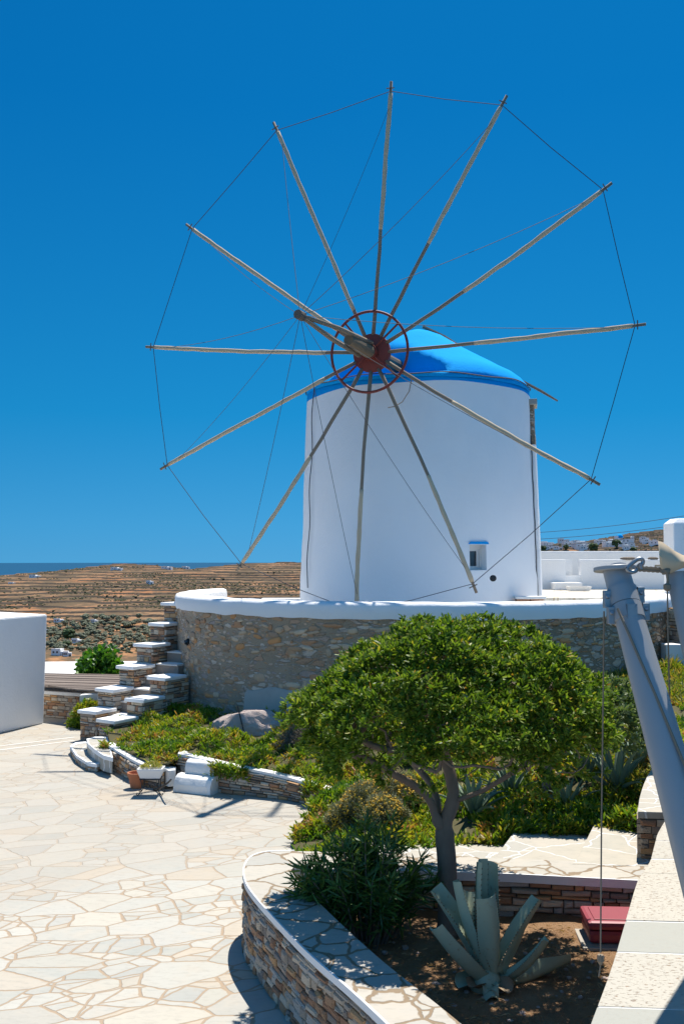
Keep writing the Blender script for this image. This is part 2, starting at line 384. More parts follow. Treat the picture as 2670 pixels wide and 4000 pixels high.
M['ice'] = mat_leaf('ice_plant_leaf', [(0, (.05, .11, .012)), (.3, (.095, .19, .014)), (.52, (.17, .26, .016)), (.72, (.31, .31, .018)), (.88, (.42, .31, .035)), (1, (.42, .16, .07))], .5, .42, .45, 1.3, 1.6)
M['ice_dry'] = mat_leaf('ice_plant_dry_leaf', [(0, (.10, .14, .02)), (.4, (.20, .22, .025)), (.75, (.34, .27, .05)), (1, (.44, .28, .11))], .6, .3)
M['oleander'] = mat_leaf('oleander_leaf', [(0, (.035, .085, .02)), (.5, (.07, .15, .03)), (.85, (.12, .22, .04)), (1, (.22, .28, .06))], .4, .25)
M['fig'] = mat_leaf('fig_leaf', [(0, (.03, .10, .01)), (.6, (.07, .20, .015)), (1, (.14, .30, .02))], .5, .3)
M['dry'] = mat_leaf('dead_twig', [(0, (.12, .095, .075)), (1, (.28, .23, .19))], .9, .1)
M['straw'] = mat_leaf('dry_straw', [(0, (.26, .14, .06)), (.6, (.44, .27, .12)), (1, (.58, .42, .24))], .9, .2)
M['santolina'] = mat_leaf('grey_green_needle', [(0, (.12, .13, .08)), (.6, (.20, .21, .11)), (1, (.30, .28, .14))], .8, .2)
M['yellow'] = mat_leaf('yellow_flower', [(0, (.55, .32, .02)), (1, (.68, .46, .04))], .7, .2)
M['succulent'] = mat_leaf('yellow_succulent', [(0, (.28, .30, .05)), (.6, (.55, .50, .11)), (1, (.62, .48, .16))], .5, .2)
M['olive'] = mat_leaf('olive_foliage', [(0, (.10, .115, .065)), (.6, (.165, .18, .11)), (1, (.23, .24, .155))], .8, .1)
M['scrub'] = mat_leaf('scrub_foliage', [(0, (.04, .05, .022)), (.5, (.07, .075, .03)), (1, (.12, .105, .05))], .9, .05)
M['green_far'] = mat_leaf('far_green_foliage', [(0, (.03, .06, .02)), (1, (.07, .12, .03))], .8, .1)
def mat_agave():
    t = NT('agave_skin'); n = t.noise(3, 5); n2 = t.noise(26, 4)
    v = t.ramp(t.island(), [(0, (.34, .41, .29)), (1, (.42, .46, .33))])
    c = t.mix(t.math('MULTIPLY', n.outputs[0], .6), v, (.27, .35, .25))
    c = t.mix(t.math('MULTIPLY', t.math('SUBTRACT', n2.outputs[0], .6, True), 5, True), c, (.26, .20, .12))
    return t.bsdf(c, .5, t.bump(n2.outputs[0], .15, .01), .35)
M['agave'] = mat_agave()
M['agave_far'] = mat_simple('slope_agave_skin', (.17, .24, .16), .5, 0, .25, 5, .35)
M['agave_tip'] = mat_simple('agave_thorn', (.26, .19, .12), .8)
def mat_hill():
    t = NT('terraced_hillside')
    g = t.n('ShaderNodeNewGeometry'); sx = t.n('ShaderNodeSeparateXYZ'); t.l(g.outputs['True Normal'], sx.inputs[0])
    n1 = t.noise(.012, 5, rough=.6); n2 = t.noise(.12, 5, rough=.7); n3 = t.noise(.03, 4, t.mapping((1, .35, 3)), .6)
    soil = t.mix(n2.outputs[0], (.27, .13, .062), (.36, .205, .112))
    soil = t.mix(t.ramp(n1.outputs[0], [(.42, (0, 0, 0)), (.6, (1, 1, 1))]), soil, (.25, .155, .085))
    red = t.ramp(t.noise(.009, 3).outputs[0], [(.55, (0, 0, 0)), (.62, (1, 1, 1))])
    soil = t.mix(t.math('MULTIPLY', red, .6), soil, (.34, .13, .05))
    sp = t.n('ShaderNodeSeparateXYZ'); t.l(t.pos(), sp.inputs[0])
    fl = t.math('MULTIPLY', t.math('LESS_THAN', sp.outputs[2], -40.5), .65)      # ploughed red valley floor
    soil = t.mix(fl, soil, t.mix(n2.outputs[0], (.36, .15, .06), (.44, .24, .11)))
    scrub = t.mix(n2.outputs[0], (.075, .055, .032), (.15, .105, .062))
    m = t.ramp(t.math('ADD', t.math('MULTIPLY', n2.outputs[0], .6), t.math('MULTIPLY', n3.outputs[0], .5)), [(.48, (0, 0, 0)), (.57, (1, 1, 1))])
    c = t.mix(m, soil, scrub)
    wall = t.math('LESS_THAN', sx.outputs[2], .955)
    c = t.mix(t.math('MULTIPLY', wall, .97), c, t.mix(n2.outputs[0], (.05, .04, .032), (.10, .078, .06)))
    return t.bsdf(c, .95, t.bump(n2.outputs[0], .5, .6), .1)
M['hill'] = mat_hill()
def mat_sea():
    t = NT('sea_water'); n = t.noise(.004, 4)
    c = t.mix(n.outputs[0], (.006, .06, .125), (.008, .07, .145))
    return t.bsdf(c, .6, None, .05)
M['sea'] = mat_sea()

# ------------------------------------------------------------------ noise + leaf clouds
def vnoise(x, y, seed=0):
    xi = np.floor(x).astype(np.int64); yi = np.floor(y).astype(np.int64); fx = x - xi; fy = y - yi
    fx = fx*fx*(3-2*fx); fy = fy*fy*(3-2*fy)
    def h(a, b):
        k = (a * 374761393 + b * 668265263 + seed * 1442695) & 0xffffffff
        k = ((k ^ (k >> 13)) * 1274126177) & 0xffffffff
        return ((k ^ (k >> 16)) & 0xffff) / 65535.0
    return (h(xi, yi)*(1-fx) + h(xi+1, yi)*fx)*(1-fy) + (h(xi, yi+1)*(1-fx) + h(xi+1, yi+1)*fx)*fy
def fbm(x, y, o=4, seed=0):
    s = 0; a = .5
    for i in range(o): s = s + a * vnoise(x * 2**i, y * 2**i, seed + i * 17); a *= .5
    return s
def unit(a): return a / np.maximum(np.linalg.norm(a, axis=-1, keepdims=True), 1e-9)
def leaves(mb, P, D, L, Wd, fold=.0, bend=.15, shape=(.0, .62, 1., .0)):
    """flat curved leaves: P base (n,3), D direction (n,3), L length (n,), Wd width (n,)"""
    n = len(P); D = unit(D)
    a = rng.normal(size=(n, 3)); Sd = unit(np.cross(D, a)); N = np.cross(Sd, D)
    up = np.sign(N[:, 2:3]); up[up == 0] = 1; N = N * up
    L = L[:, None]; Wd = Wd[:, None]
    st = [0, .4, .75, 1.]; vs = []
    for k, t in enumerate(st):
        c = P + D * L * t - N * L * bend * t * t
        w = Wd * shape[k]
        if shape[k] == 0: vs.append(c[:, None, :])
        else: vs.append(np.stack([c - Sd * w / 2 + N * fold * w, c + Sd * w / 2 + N * fold * w], 1))
    cat = np.concatenate(vs, 1); k = cat.shape[1]
    base = (np.arange(n) * k)[:, None]
    if k == 6: loc = [(0, 2, 1), (1, 2, 4, 3), (3, 4, 5)]
    else: loc = [(0, 1, 3, 2), (2, 3, 5, 4), (4, 5, 6)] if k == 7 else [(0, 1, 3, 2)]
    vs = cat.reshape(-1, 3).astype(np.float32)
    fs = []
    for f in loc: fs.extend(map(tuple, (base + np.array(f)[None, :]).tolist()))
    mb.add(vs, fs)
def rand_dirs(n):
    return unit(rng.normal(size=(n, 3)))
def rosettes(mb, P, N, k, L, Wd, spread=(.35, 1.25), jit=.25, **kw):
    n = len(P)
    a = rand_dirs(n); U = unit(np.cross(N, a)); Vv = np.cross(N, U)
    ang = rng.uniform(0, 2*np.pi, (n, k)); sp = rng.uniform(*spread, (n, k))
    D = (N[:, None] * np.cos(sp)[..., None] + (U[:, None] * np.cos(ang)[..., None] + Vv[:, None] * np.sin(ang)[..., None]) * np.sin(sp)[..., None])
    D = D + rng.normal(0, jit * .3, D.shape)
    B = P[:, None] - D * 0 + rng.normal(0, L * .12, D.shape)
    ll = L * rng.uniform(.7, 1.2, n*k); ww = Wd * rng.uniform(.75, 1.2, n*k)
    leaves(mb, B.reshape(-1, 3), D.reshape(-1, 3), ll, ww, **kw)
def blades(mb, P, D, L, w):
    """three-sided succulent fingers"""
    n = len(P); D = unit(D); a = rand_dirs(n); U = unit(np.cross(D, a)); Vv = np.cross(D, U)
    L = L[:, None]; w = w[:, None]
    vs = []
    for t, s in ((0, .7), (.55, 1.)):
        for j in range(3):
            an = 2*math.pi*j/3
            vs.append(P + D * L * t + (U * math.cos(an) + Vv * math.sin(an)) * w * s * .5)
    vs.append(P + D * L)
    cat = np.stack(vs, 1).reshape(-1, 3).astype(np.float32); base = (np.arange(n) * 7)[:, None]
    fs = []
    for f in [(0, 1, 4, 3), (1, 2, 5, 4), (2, 0, 3, 5), (3, 4, 6), (4, 5, 6), (5, 3, 6)]:
        fs.extend(map(tuple, (base + np.array(f)[None]).tolist()))
    mb.add(cat, fs)

# ------------------------------------------------------------------ dry stone laying
def lay_stones(mb, path, z0, z1, side=1, hh=(.04, .09), ll=(.08, .26), relief=.025, closed=False, depth=.06, gap=.006):
    """courses of separate rough blocks on one side of a wall; path is (x,y) points, z0/z1 numbers or lists along the path"""
    P = np.array([(p[0], p[1]) for p in path], float)
    if closed: P = np.vstack([P, P[:1]])
    L = np.r_[0, np.cumsum(np.linalg.norm(np.diff(P, axis=0), axis=1))]; T = L[-1]
    Z0 = np.full(len(P), z0, float) if not hasattr(z0, '__len__') else np.array(z0, float)
    Z1 = np.full(len(P), z1, float) if not hasattr(z1, '__len__') else np.array(z1, float)
    cor = L if len(P) <= 8 else None
    def ev(s):
        s = min(max(s, 0), T); i = min(max(np.searchsorted(L, s, 'right') - 1, 0), len(P) - 2)
        t = (s - L[i]) / max(L[i+1] - L[i], 1e-9); d = P[i+1] - P[i]; d = d / np.linalg.norm(d)
        nn = np.array([d[1], -d[0]]) * side
        return P[i] * (1-t) + P[i+1] * t, nn, Z0[i]*(1-t)+Z0[i+1]*t, Z1[i]*(1-t)+Z1[i+1]*t
    hs_ = []; H = max(Z1 - Z0); z = 0
    while z < H - .015:
        h = min(rnd.uniform(*hh), H - z); 
        if H - z - h < .02: h = H - z
        hs_.append((z, h)); z += h
    for zc, h in hs_:
        s = -rnd.uniform(0, ll[0])
        while s < T - .01:
            l = rnd.uniform(*ll) * (1.15 if h < sum(hh)/2 else .85)
            e = s + l
            a0, a1 = max(s, 0), min(e, T)
            if cor is not None:
                for c in cor:
                    if a0 + .01 < c < a1 - .01: a1 = c; e = c; break
            if a1 - a0 < .02: s = e; continue
            subs = [(0, 1)] if h < .07 or rnd.random() < .7 else [(0, .5), (.5, 1)]
            for f0, f1 in subs:
                o = rnd.uniform(.2, 1.) * relief
                q0, n0, za0, zb0 = ev(a0 + gap); q1, n1, za1, zb1 = ev(a1 - gap)
                if cor is not None: n1 = n0 = ev((a0 + a1) / 2)[1]
                k0 = (zb0 - za0) / H; k1 = (zb1 - za1) / H
                j = lambda m=.012: rnd.uniform(-m, m) * min(1.6, h / .055)
                zl0 = za0 + (zc + h*f0 + gap) * k0 + j(.007); zh0 = za0 + (zc + h*f1 - gap) * k0 + j(.007)
                zl1 = za1 + (zc + h*f0 + gap) * k1 + j(.007); zh1 = za1 + (zc + h*f1 - gap) * k1 + j(.007)
                b = min(.014, h*.2)
                vs = []
                for (q, n, zl, zh, sg) in ((q0, n0, zl0, zh0, 1), (q1, n1, zl1, zh1, -1)):
                    tdir = np.array([-n[1], n[0]]) * side
                    for zz, inn in ((zl, b), (zh, -b)):
                        p = q - n * depth; vs.append((p[0], p[1], zz))
                        p = q + n * (o * .45); vs.append((p[0], p[1], zz))
                        p = q + n * (o + j(.005)) + tdir * sg * b * rnd.uniform(.5, 1.5); vs.append((p[0], p[1], zz + inn * rnd.uniform(.4, 1.5)))
                # 0,1,2 low-left ; 3,4,5 high-left ; 6.. low-right ; 9.. high-right
                fs = [(2, 8, 11, 5), (1, 7, 8, 2), (4, 5, 11, 10), (1, 2, 5, 4), (7, 10, 11, 8), (0, 6, 7, 1), (3, 4, 10, 9), (0, 1, 4, 3), (6, 9, 10, 7)]
                mb.add(vs, fs if side > 0 else [f[::-1] for f in fs])
            s = e
def strip_solid(mb, A, B, z0, z1):
    """solid between two matching (x,y) polylines; z0,z1 numbers or arrays"""
    n = len(A); z0 = np.broadcast_to(np.asarray(z0, float), (n,)); z1 = np.broadcast_to(np.asarray(z1, float), (n,))
    vs = []
    for i in range(n): vs += [(A[i][0], A[i][1], z0[i]), (B[i][0], B[i][1], z0[i]), (B[i][0], B[i][1], z1[i]), (A[i][0], A[i][1], z1[i])]
    fs = []
    for i in range(n - 1):
        a = 4*i; b = a + 4
        fs += [(a, b, b+1, a+1), (a+1, b+1, b+2, a+2), (a+2, b+2, b+3, a+3), (a+3, b+3, b, a)]
    fs += [(0, 1, 2, 3), (4*n-1, 4*n-2, 4*n-3, 4*n-4)]
    mb.add(vs, fs)
def offset(P, d):
    P = np.array([(p[0], p[1]) for p in P], float); T = np.gradient(P, axis=0); T = unit(T)
    return P + np.stack([T[:, 1], -T[:, 0]], 1) * d       # d>0: to the right of travel

# ================================================================== far land and sea
def skyline_left(x):  return np.interp(x, [-3000, -800, 0, 281, 446, 574, 752, 1000, 1400, 4000], [2290, 2262, 2245, 2218, 2200, 2202, 2219, 2197, 2190, 2190])
PL_D = [28, 60, 120, 300, 450, 600, 700, 850, 1000, 1150, 1300]; PL_Z = [-4, -8.5, -19, -40, -45, -43.5, -40, -31, -21.5, -13.5, -6]
PR_D = [28, 100, 300, 480, 600, 900, 1300, 1600, 3000, 6000]; PR_Z = [-4, -10, -12, 1, 6.5, 13.5, 25, 8, -150, -240]
def height(x, y, fine=True):
    D = np.hypot(x, y); az = np.arctan2(x, y); px = 1335 + F * np.tan(np.clip(az, -1.2, 1.2))
    zt = EYE - (skyline_left(px) - YH) * 1300 / F
    zl = np.interp(D, PL_D, PL_Z)
    zl = zl + np.clip((D - 700) / 600, 0, 1) ** 2 * (zt + 6)
    zl = np.where(D > 1300, zt - (D - 1300) * .06, zl)
    zr = np.interp(D, PR_D, PR_Z) + np.where(D > 700, 1, 0) * np.clip((D - 700) / 600, 0, 1) * (5 * np.sin(px / 190.) + np.interp(px, [2300, 2560, 2700], [0, 8, 10]))
    b = np.clip((px - 1250) / 600, 0, 1); b = b*b*(3-2*b)
    z = zl * (1-b) + zr * b
    z = z + (fbm(x / 160, y / 160, 4, 3) - .47) * 14 * np.clip((D - 250) / 500, 0, 1) * np.where(D > 1150, .45, 1)
    if fine:
        stp = 2.0
        w = np.clip((fbm(x / 130, y / 80, 3, 41) - .30) * 6, .75, 1) * np.clip((D - 560) / 120, 0, 1) * np.clip((1900 - D) / 300, 0, 1)
        zz = z + (fbm(x / 55, y / 90, 3, 9) - .5) * 3.0
        q = zz / stp; fl = np.floor(q); fr = q - fl
        zq = stp * (fl + .16 * fr / .86 * (fr < .86) + (fr >= .86) * (.16 + .84 * np.clip((fr - .86) / .05, 0, 1)))
        z = z * (1 - w) + zq * w
        z = z + (fbm(x / 6, y / 6, 2, 5) - .4) * .3 * np.clip((D - 300) / 300, 0, 1) * np.clip((3000 - D) / 500, 0, 1)
    return np.maximum(z, -230)
def build_hills():
    az = np.r_[np.linspace(-R(60), -R(24), 60)[:-1], np.linspace(-R(24), R(24), 640), np.linspace(R(24), R(60), 60)[1:]]
    D = np.r_[np.linspace(28, 560, 110)[:-1], np.arange(560, 1420, 1.7), np.geomspace(1422, 8000, 60)]
    A, DD = np.meshgrid(az, D); X = DD * np.sin(A); Y = DD * np.cos(A); Z = height(X, Y)
    v = np.stack([X, Y, Z], -1).reshape(-1, 3).astype(np.float32)
    nr, nc = X.shape; i = np.arange(nr * nc).reshape(nr, nc)
    q = np.stack([i[:-1, :-1], i[:-1, 1:], i[1:, 1:], i[1:, :-1]], -1).reshape(-1, 4)
    me = bpy.data.meshes.new('hills'); me.from_pydata(v, [], q); me.materials.append(M['hill'])
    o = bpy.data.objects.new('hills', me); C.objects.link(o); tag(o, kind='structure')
build_hills()
mb = MB(); k = 96
mb.add([(0, 0, -200)] + [(31000 * math.sin(2*math.pi*j/k), 31000 * math.cos(2*math.pi*j/k), -200) for j in range(k)], [(0, 1 + (j+1) % k, 1 + j) for j in range(k)])
tag(mb.build('sea', M['sea']), kind='structure')
def march(px, py, d0=300., d1=2500.):
    d = ray(px, py); ts = np.arange(d0, d1, 2.0)
    x = d.x / d.y * ts; y = ts; z = EYE + d.z / d.y * ts
    h = height(x, y); hit = np.nonzero(h >= z)[0]
    i = hit[0] if len(hit) else len(ts) - 1
    return Vector((x[i], y[i], h[i]))
ICO = None
def ico(sub=1):
    bm = bmesh.new(); bmesh.ops.create_icosphere(bm, subdivisions=sub, radius=1)
    v = np.array([tuple(p.co) for p in bm.verts]); f = [tuple(q.index for q in p.verts) for p in bm.faces]; bm.free(); return v, f
# scrub dotted over the hillside: nobody could count it
def scrub():
    v0, f0 = ico(1); mb = MB(); n = 17000
    a = np.r_[rng.uniform(-R(23), R(-2), n*2//3), rng.uniform(R(8), R(23), n//3)]
    d = 480 + 850 * rng.random(len(a)) ** .8
    X = d*np.sin(a); Y = d*np.cos(a)
    dens = fbm(X/70, Y/45, 4, 21); keep = dens + rng.normal(0, .035, len(a)) > .51
    X, Y = X[keep], Y[keep]; Z = height(X, Y)
    f = np.array(f0)
    for x, y, z in zip(X, Y, Z):
        s = rng.uniform(.5, 1.3); 
        vv = v0 * (1 + rng.uniform(-.3, .3, (len(v0), 1))) * np.array([s, s, s*.62]) + np.array([x, y, z + s*.2])
        mb.add(vv.astype(np.float32), f0)
    tag(mb.build('scrub', M['scrub']), 'low dark scrub dotted over the terraced hillsides', 'scrub', kind='stuff')
scrub()
# olive trees: leaf clumps on a trunk
def tree_mesh(name, mat, n, seed, flat=.75, rad=1., trunk=True):
    rs = np.random.default_rng(seed); mb = MB()
    v0, f0 = ico(1)
    for k in range(n):
        p = rs.normal(size=3); p /= np.linalg.norm(p); p = p * np.array([1, 1, flat]) * rs.uniform(.45, .8) * rad
        s = rs.uniform(.24, .42) * rad
        vv = v0 * (1 + rs.uniform(-.38, .38, (len(v0), 1))) * s * np.array([1, 1, .8]) + p + np.array([0, 0, rad * .95])
        mb.add(vv.astype(np.float32), f0)
    if trunk: mb.mi = 1; mb.tube([(0, 0, -.3), (.04, 0, .3), (.0, .05, .8)], [.12, .09, .06], 5)
    o = mb.build(name, [mat, M['bark']]); return o
protos = [tree_mesh('olive_tree', M['olive'], 30, 40 + i, .62) for i in range(4)]
used = set()
def put_copy(protos_, i, loc, s, rz, **kw):
    p = protos_[i]
    if id(p) in used or p.name in used: o = p.copy(); C.objects.link(o)
    else: o = p; used.add(p.name)
    o.location = loc; o.scale = (s, s, s * kw.pop('sz', 1)); o.rotation_euler.z = rz
    return tag(o, **kw)
spots = []
for k in range(900):
    x = rnd.uniform(185, 612); y = rnd.uniform(2418, 2548)
    if y < 2440 and x < 330: continue
    if x < 330 and y < 2475 and rnd.random() < .75: continue
    if 2455 > y and x > 470 and rnd.random() < .5: continue
    if any(abs(x - a) < 13 and abs(y - b) < 6 for a, b in spots): continue
    if any(abs(x - hx) < hw and abs(y - hy) < 12 for hx, hy, hw in ((229, 2432, 25), (367, 2434, 20), (297, 2514, 26), (224, 2556, 45), (258, 2557, 20), (302, 2478, 18))): continue
    spots.append((x, y))
    if len(spots) >= 150: break
for (x, y) in spots:
    p = march(x, y); p.z -= .2
    put_copy(protos, rnd.randrange(4), p, rnd.uniform(22, 32) / 2 * p.y / F, rnd.uniform(0, 6.28), label='grey green olive tree in the valley grove', cat='olive tree', group='olive trees in the valley')
gp = [tree_mesh('green_tree', M['green_far'], 26, 70 + i, .8) for i in range(2)]
for (x, y, w, lb) in ((268, 2498, 52, 'dark green round tree beside the small white valley houses'), (258, 2532, 34, 'small dark green tree just above the white farm cluster'),
                      (2115, 2163, 40, 'dark green tree at the windmill edge of the hill town'), (2315, 2156, 42, 'broad green tree among the hill town houses'), (2405, 2140, 40, 'green tree below the blue domed church'),
                      (2470, 2160, 30, 'small green tree right of the church among white houses'), (2210, 2150, 26, 'small green tree between two low white town houses')):
    p = march(x, y); p.z -= .3
    put_copy(gp, rnd.randrange(2), p, w / 2 * p.y / F, rnd.uniform(0, 6.28), label=lb, cat='tree')
# houses of the valley and the town: flat roofed white cubes
def house(px, py, w, h, label, group=None, seed=0, nm='white_house', wallm=None):
    rs = random.Random(seed); p = march(px, py); u = p.y / F
    W_, H_ = w * u, h * u
    t = thing(nm, label, 'house', p, group)
    mb = MB(); d = W_ * .7
    rot = rs.uniform(-.25, .25)
    mb.box((-W_/2, 0, -2), (W_*.12, d, H_)); mb.box((W_*.12 + .02, .6, -2), (W_/2, d * .9, H_ * rs.uniform(.62, .85)))
    mb.box((-W_*.5-.1, -.1, H_ + .01), (W_*.12+.1, .25, H_ + .35))
    o = mb.build('wall', wallm or M['plaster'], t, loc=(0, 0, 0), bevel=.05)
    for k, (wx, wz) in enumerate([(-W_*.33, H_*.42), (-W_*.08, H_*.42)][:2 if w > 22 else 1]):
        m2 = MB(); ww = max(.8, W_*.055); m2.box((wx - ww/2, -.12, wz), (wx + ww/2, -.01, wz + H_*.28)); m2.build('window', M['glass'], t, loc=(0, 0, 0))
    m3 = MB(); m3.box((W_*.26, .48, -1), (W_*.26 + max(.9, W_*.07), .59, H_*.45)); m3.build('door', M['wood_dark'], t, loc=(0, 0, 0))
    t.rotation_euler.z = rot
    return t
HS = [(229, 2432, 36, 14, 'small white house on the valley road left of the orange field'), (367, 2434, 26, 13, 'small white cube house above the middle of the olive grove'),
      (193, 2473, 22, 12, 'tiny white house at the white building edge'), (297, 2514, 36, 17, 'white cube house left of the olive grove beside a dark tree'),
      (228, 2562, 58, 24, 'largest white farmhouse at the foot of the valley'), (262, 2566, 30, 18, 'white farm shed joined right of the largest valley farmhouse'),
      (288, 2440, 24, 7, 'low grey white shed between the two valley poles'), (453, 2226, 42, 9, 'long low white house on the hill top crest'),
      (583, 2284, 26, 14, 'lone white house halfway up the terraced hill'), (134, 2257, 40, 11, 'pair of white houses on the far left hillside'),
      (48, 2281, 30, 6, 'faint flat white house at the far left of the hill'), (650, 2222, 40, 9, 'white house with poles on the hill crest near the windmill'),
      (724, 2223, 28, 8, 'small white house on the crest right of the crest house with poles')]
for i, (x, y, w, h, lb) in enumerate(HS): house(x, y, w, h, lb, seed=i)
tw = random.Random(11)
for k in range(46):
    r = k % 4
    x = 2100 + (k * 37.7) % 470 + tw.uniform(-8, 8); y = [2121, 2132, 2144, 2156][r] + tw.uniform(-4, 4)
    w = tw.uniform(30, 66) * (.75 if r == 0 else 1); h = tw.uniform(10, 16)
    if r == 3 and k % 2: continue
    if abs(x - 2432) < 30 and y < 2130: continue
    house(x, y, w, h, 'low flat roofed white house in the far hill town', 'white houses of the hill town', 100 + k)
def church():
    p = march(2430, 2122, 500); u = p.y / F * 1.25
    t = thing('church', 'white hill town church with a bright blue dome', 'church', p)
    mb = MB(); mb.box((-20*u, 0, -3), (36*u, 30*u, 13*u)); mb.box((-22*u, 2*u, 0), (-4*u, 16*u, 22*u)); mb.box((27*u, 1*u, 0), (36*u, 8*u, 22*u))
    mb.build('wall', M['plaster'], t, loc=(0, 0, 0))
    mb = MB(); mb.lathe([(10*u, 0), (10*u, 4*u), (9*u, 7*u), (6.5*u, 10*u), (3*u, 12*u), (.4*u, 12.6*u)], (-6*u, 9*u, 16*u), 16); mb.build('dome', M['blue'], t, loc=(0, 0, 0), smooth=True)
    for wx in (2, 14):
        mb = MB(); mb.box((wx*u, -.2, 4*u), ((wx+3)*u, -.02, 9*u)); mb.build('window', M['glass'], t, loc=(0, 0, 0))
church()
for i, (x, y, hpx, lb) in enumerate(((218, 2472, 46, 'wooden utility pole left of the valley houses'), (265, 2470, 42, 'wooden utility pole beside the dark valley tree'), (293, 2465, 34, 'wooden utility pole right of the grey shed in the valley'), (488, 2505, 30, 'thin utility pole in the olive grove'))):
    p = march(x, y); mb = MB(); h = hpx * p.y / F
    mb.tube([p - V(0, 0, .5), p + V(0, 0, h)], [.16, .11], 6); mb.box((p.x - .7, p.y - .06, p.z + h*.9), (p.x + .7, p.y + .06, p.z + h*.9 + .14))
    tag(mb.build('utility_pole', M['wood_dark'], loc=p), lb, 'utility pole')
for i, (a, b) in enumerate((((1900, 2088), (2690, 2012)), ((1900, 2112), (2690, 2044)), ((1900, 2140), (2690, 2072)))):
    A, B = atd(a[0], a[1], 75), atd(b[0], b[1], 62); mb = MB()
    pts = [A.lerp(B, t / 20) - V(0, 0, .25 * (1 - (t / 10 - 1) ** 2)) for t in range(21)]
    mb.tube(pts, .016, 4)
    tag(mb.build('power_line', M['rope'], loc=A), ['topmost of the power lines crossing the sky right of the mill', 'middle power line crossing the sky right of the mill', 'lowest power line just above the hill town'][i], 'power line', 'power lines')

# ================================================================== plaza
mb = MB(); nx, ny = 60, 60
mb.add([(-14, -3, 0), (3.6, -3, 0), (3.6, 11.5, 0), (1.5, 16.5, 0), (-3.2, 21.8, 0), (-4.6, 23.2, 0), (-14, 23.2, 0)], [(0, 1, 2, 3, 4, 5, 6)])
mb.add([(-14, -3, -6), (3.6, -3, -6), (3.6, 11.5, -6), (1.5, 16.5, -6), (-3.2, 21.8, -6), (-4.6, 23.2, -6), (-14, 23.2, -6), (-14, -3, 0), (3.6, -3, 0), (3.6, 11.5, 0), (1.5, 16.5, 0), (-3.2, 21.8, 0), (-4.6, 23.2, 0), (-14, 23.2, 0)], [(i, (i+1) % 7, 7 + (i+1) % 7, 7 + i) for i in range(7)])
tag(mb.build('plaza_paving', M['plaza']), kind='structure')
for i, ys in enumerate(((2922, 2880), (2938, 2893))):
    a, b = at(-60, ys[0]), at(292, ys[1]); mb = MB(); d = (b - a).to_2d(); n = Vector((-d.y, d.x)).normalized() * .02
    mb.add([(a.x - n.x, a.y - n.y, .004), (b.x - n.x, b.y - n.y, .004), (b.x + n.x, b.y + n.y, .004), (a.x + n.x, a.y + n.y, .004)], [(0, 1, 2, 3)])
    tag(mb.build('paving_band', M['plaster_old']), kind='structure')

# ================================================================== left: white building, low wall, roof terrace below
a, b = at(-260, 2925), at(172, 2826)
zt = atd(178, 2400, b.y).z
d = (b - a).to_2d().normalized(); n = Vector((-d.y, d.x))
mb = MB(); 
p0, p1 = a.to_2d(), b.to_2d(); p2 = p1 + n * 1.6; p3 = p0 + n * 1.6
mb.add([(p0.x, p0.y, 0), (p1.x, p1.y, 0), (p2.x, p2.y, 0), (p3.x, p3.y, 0)] + [(p0.x, p0.y, zt), (p1.x + .07*d.x, p1.y + .07*d.y, zt), (p2.x + .07*d.x, p2.y + .07*d.y, zt + .03), (p3.x, p3.y, zt + .03)], [(3, 2, 1, 0), (4, 5, 6, 7), (0, 1, 5, 4), (1, 2, 6, 5), (2, 3, 7, 6), (3, 0, 4, 7)])
bm_o = mb.build('white_building', M['plaster'], loc=(p1.x, p1.y, 0), bevel=.04)
tag(bm_o, 'plain white plastered block at the left edge of the plaza', 'building')

def stone_block(t, poly, z0, z1, name='stone_body', mat=None, **kw):
    core = MB(); cx = sum(p[0] for p in poly) / len(poly); cy = sum(p[1] for p in poly) / len(poly)
    n_ = len(poly); ar = sum(poly[i][0]*poly[(i+1) % n_][1] - poly[(i+1) % n_][0]*poly[i][1] for i in range(n_))
    if ar < 0: poly = poly[::-1]
    inner = [(cx + (p[0]-cx) * .985, cy + (p[1]-cy) * .985) for p in poly]
    core.mi = 1; core.prism(inner, z0 - .05, z1 - .005); core.mi = 0
    lay_stones(core, list(poly), z0, z1, 1, closed=True, **kw)
    return core.build(name, [mat or M['stone'], M['mortar']], t)
def rect(c, dx, w, d):
    dx = Vector(dx).normalized(); dy = Vector((-dx.y, dx.x))
    return [(c[0] + dx.x*a + dy.x*b, c[1] + dx.y*a + dy.y*b) for a, b in ((-w/2, -d/2), (w/2, -d/2), (w/2, d/2), (-w/2, d/2))]
A, B = at(100, 2795), at(312, 2812)
zt = atd(312, 2712, B.y).z
d = (B - A).to_2d().normalized(); n = Vector((-d.y, d.x))
t = thing('stone_wall', 'low dry stone wall with white top beside the left white building', 'wall', ((A.x+B.x)/2, (A.y+B.y)/2, 0))
poly = [(A.x, A.y), (B.x, B.y), (B.x + n.x*.45, B.y + n.y*.45), (A.x + n.x*.45, A.y + n.y*.45)]
stone_block(t, poly, 0, zt - .05, hh=(.04, .09))
mb = MB(); mb.prism([(A.x - .03, A.y - .04), (B.x + .04, B.y - .04), (B.x + .04 + n.x*.5, B.y + n.y*.5), (A.x + n.x*.5, A.y + n.y*.5)], zt - .05, zt + .03); mb.build('coping', M['plaster'], t, bevel=.02)
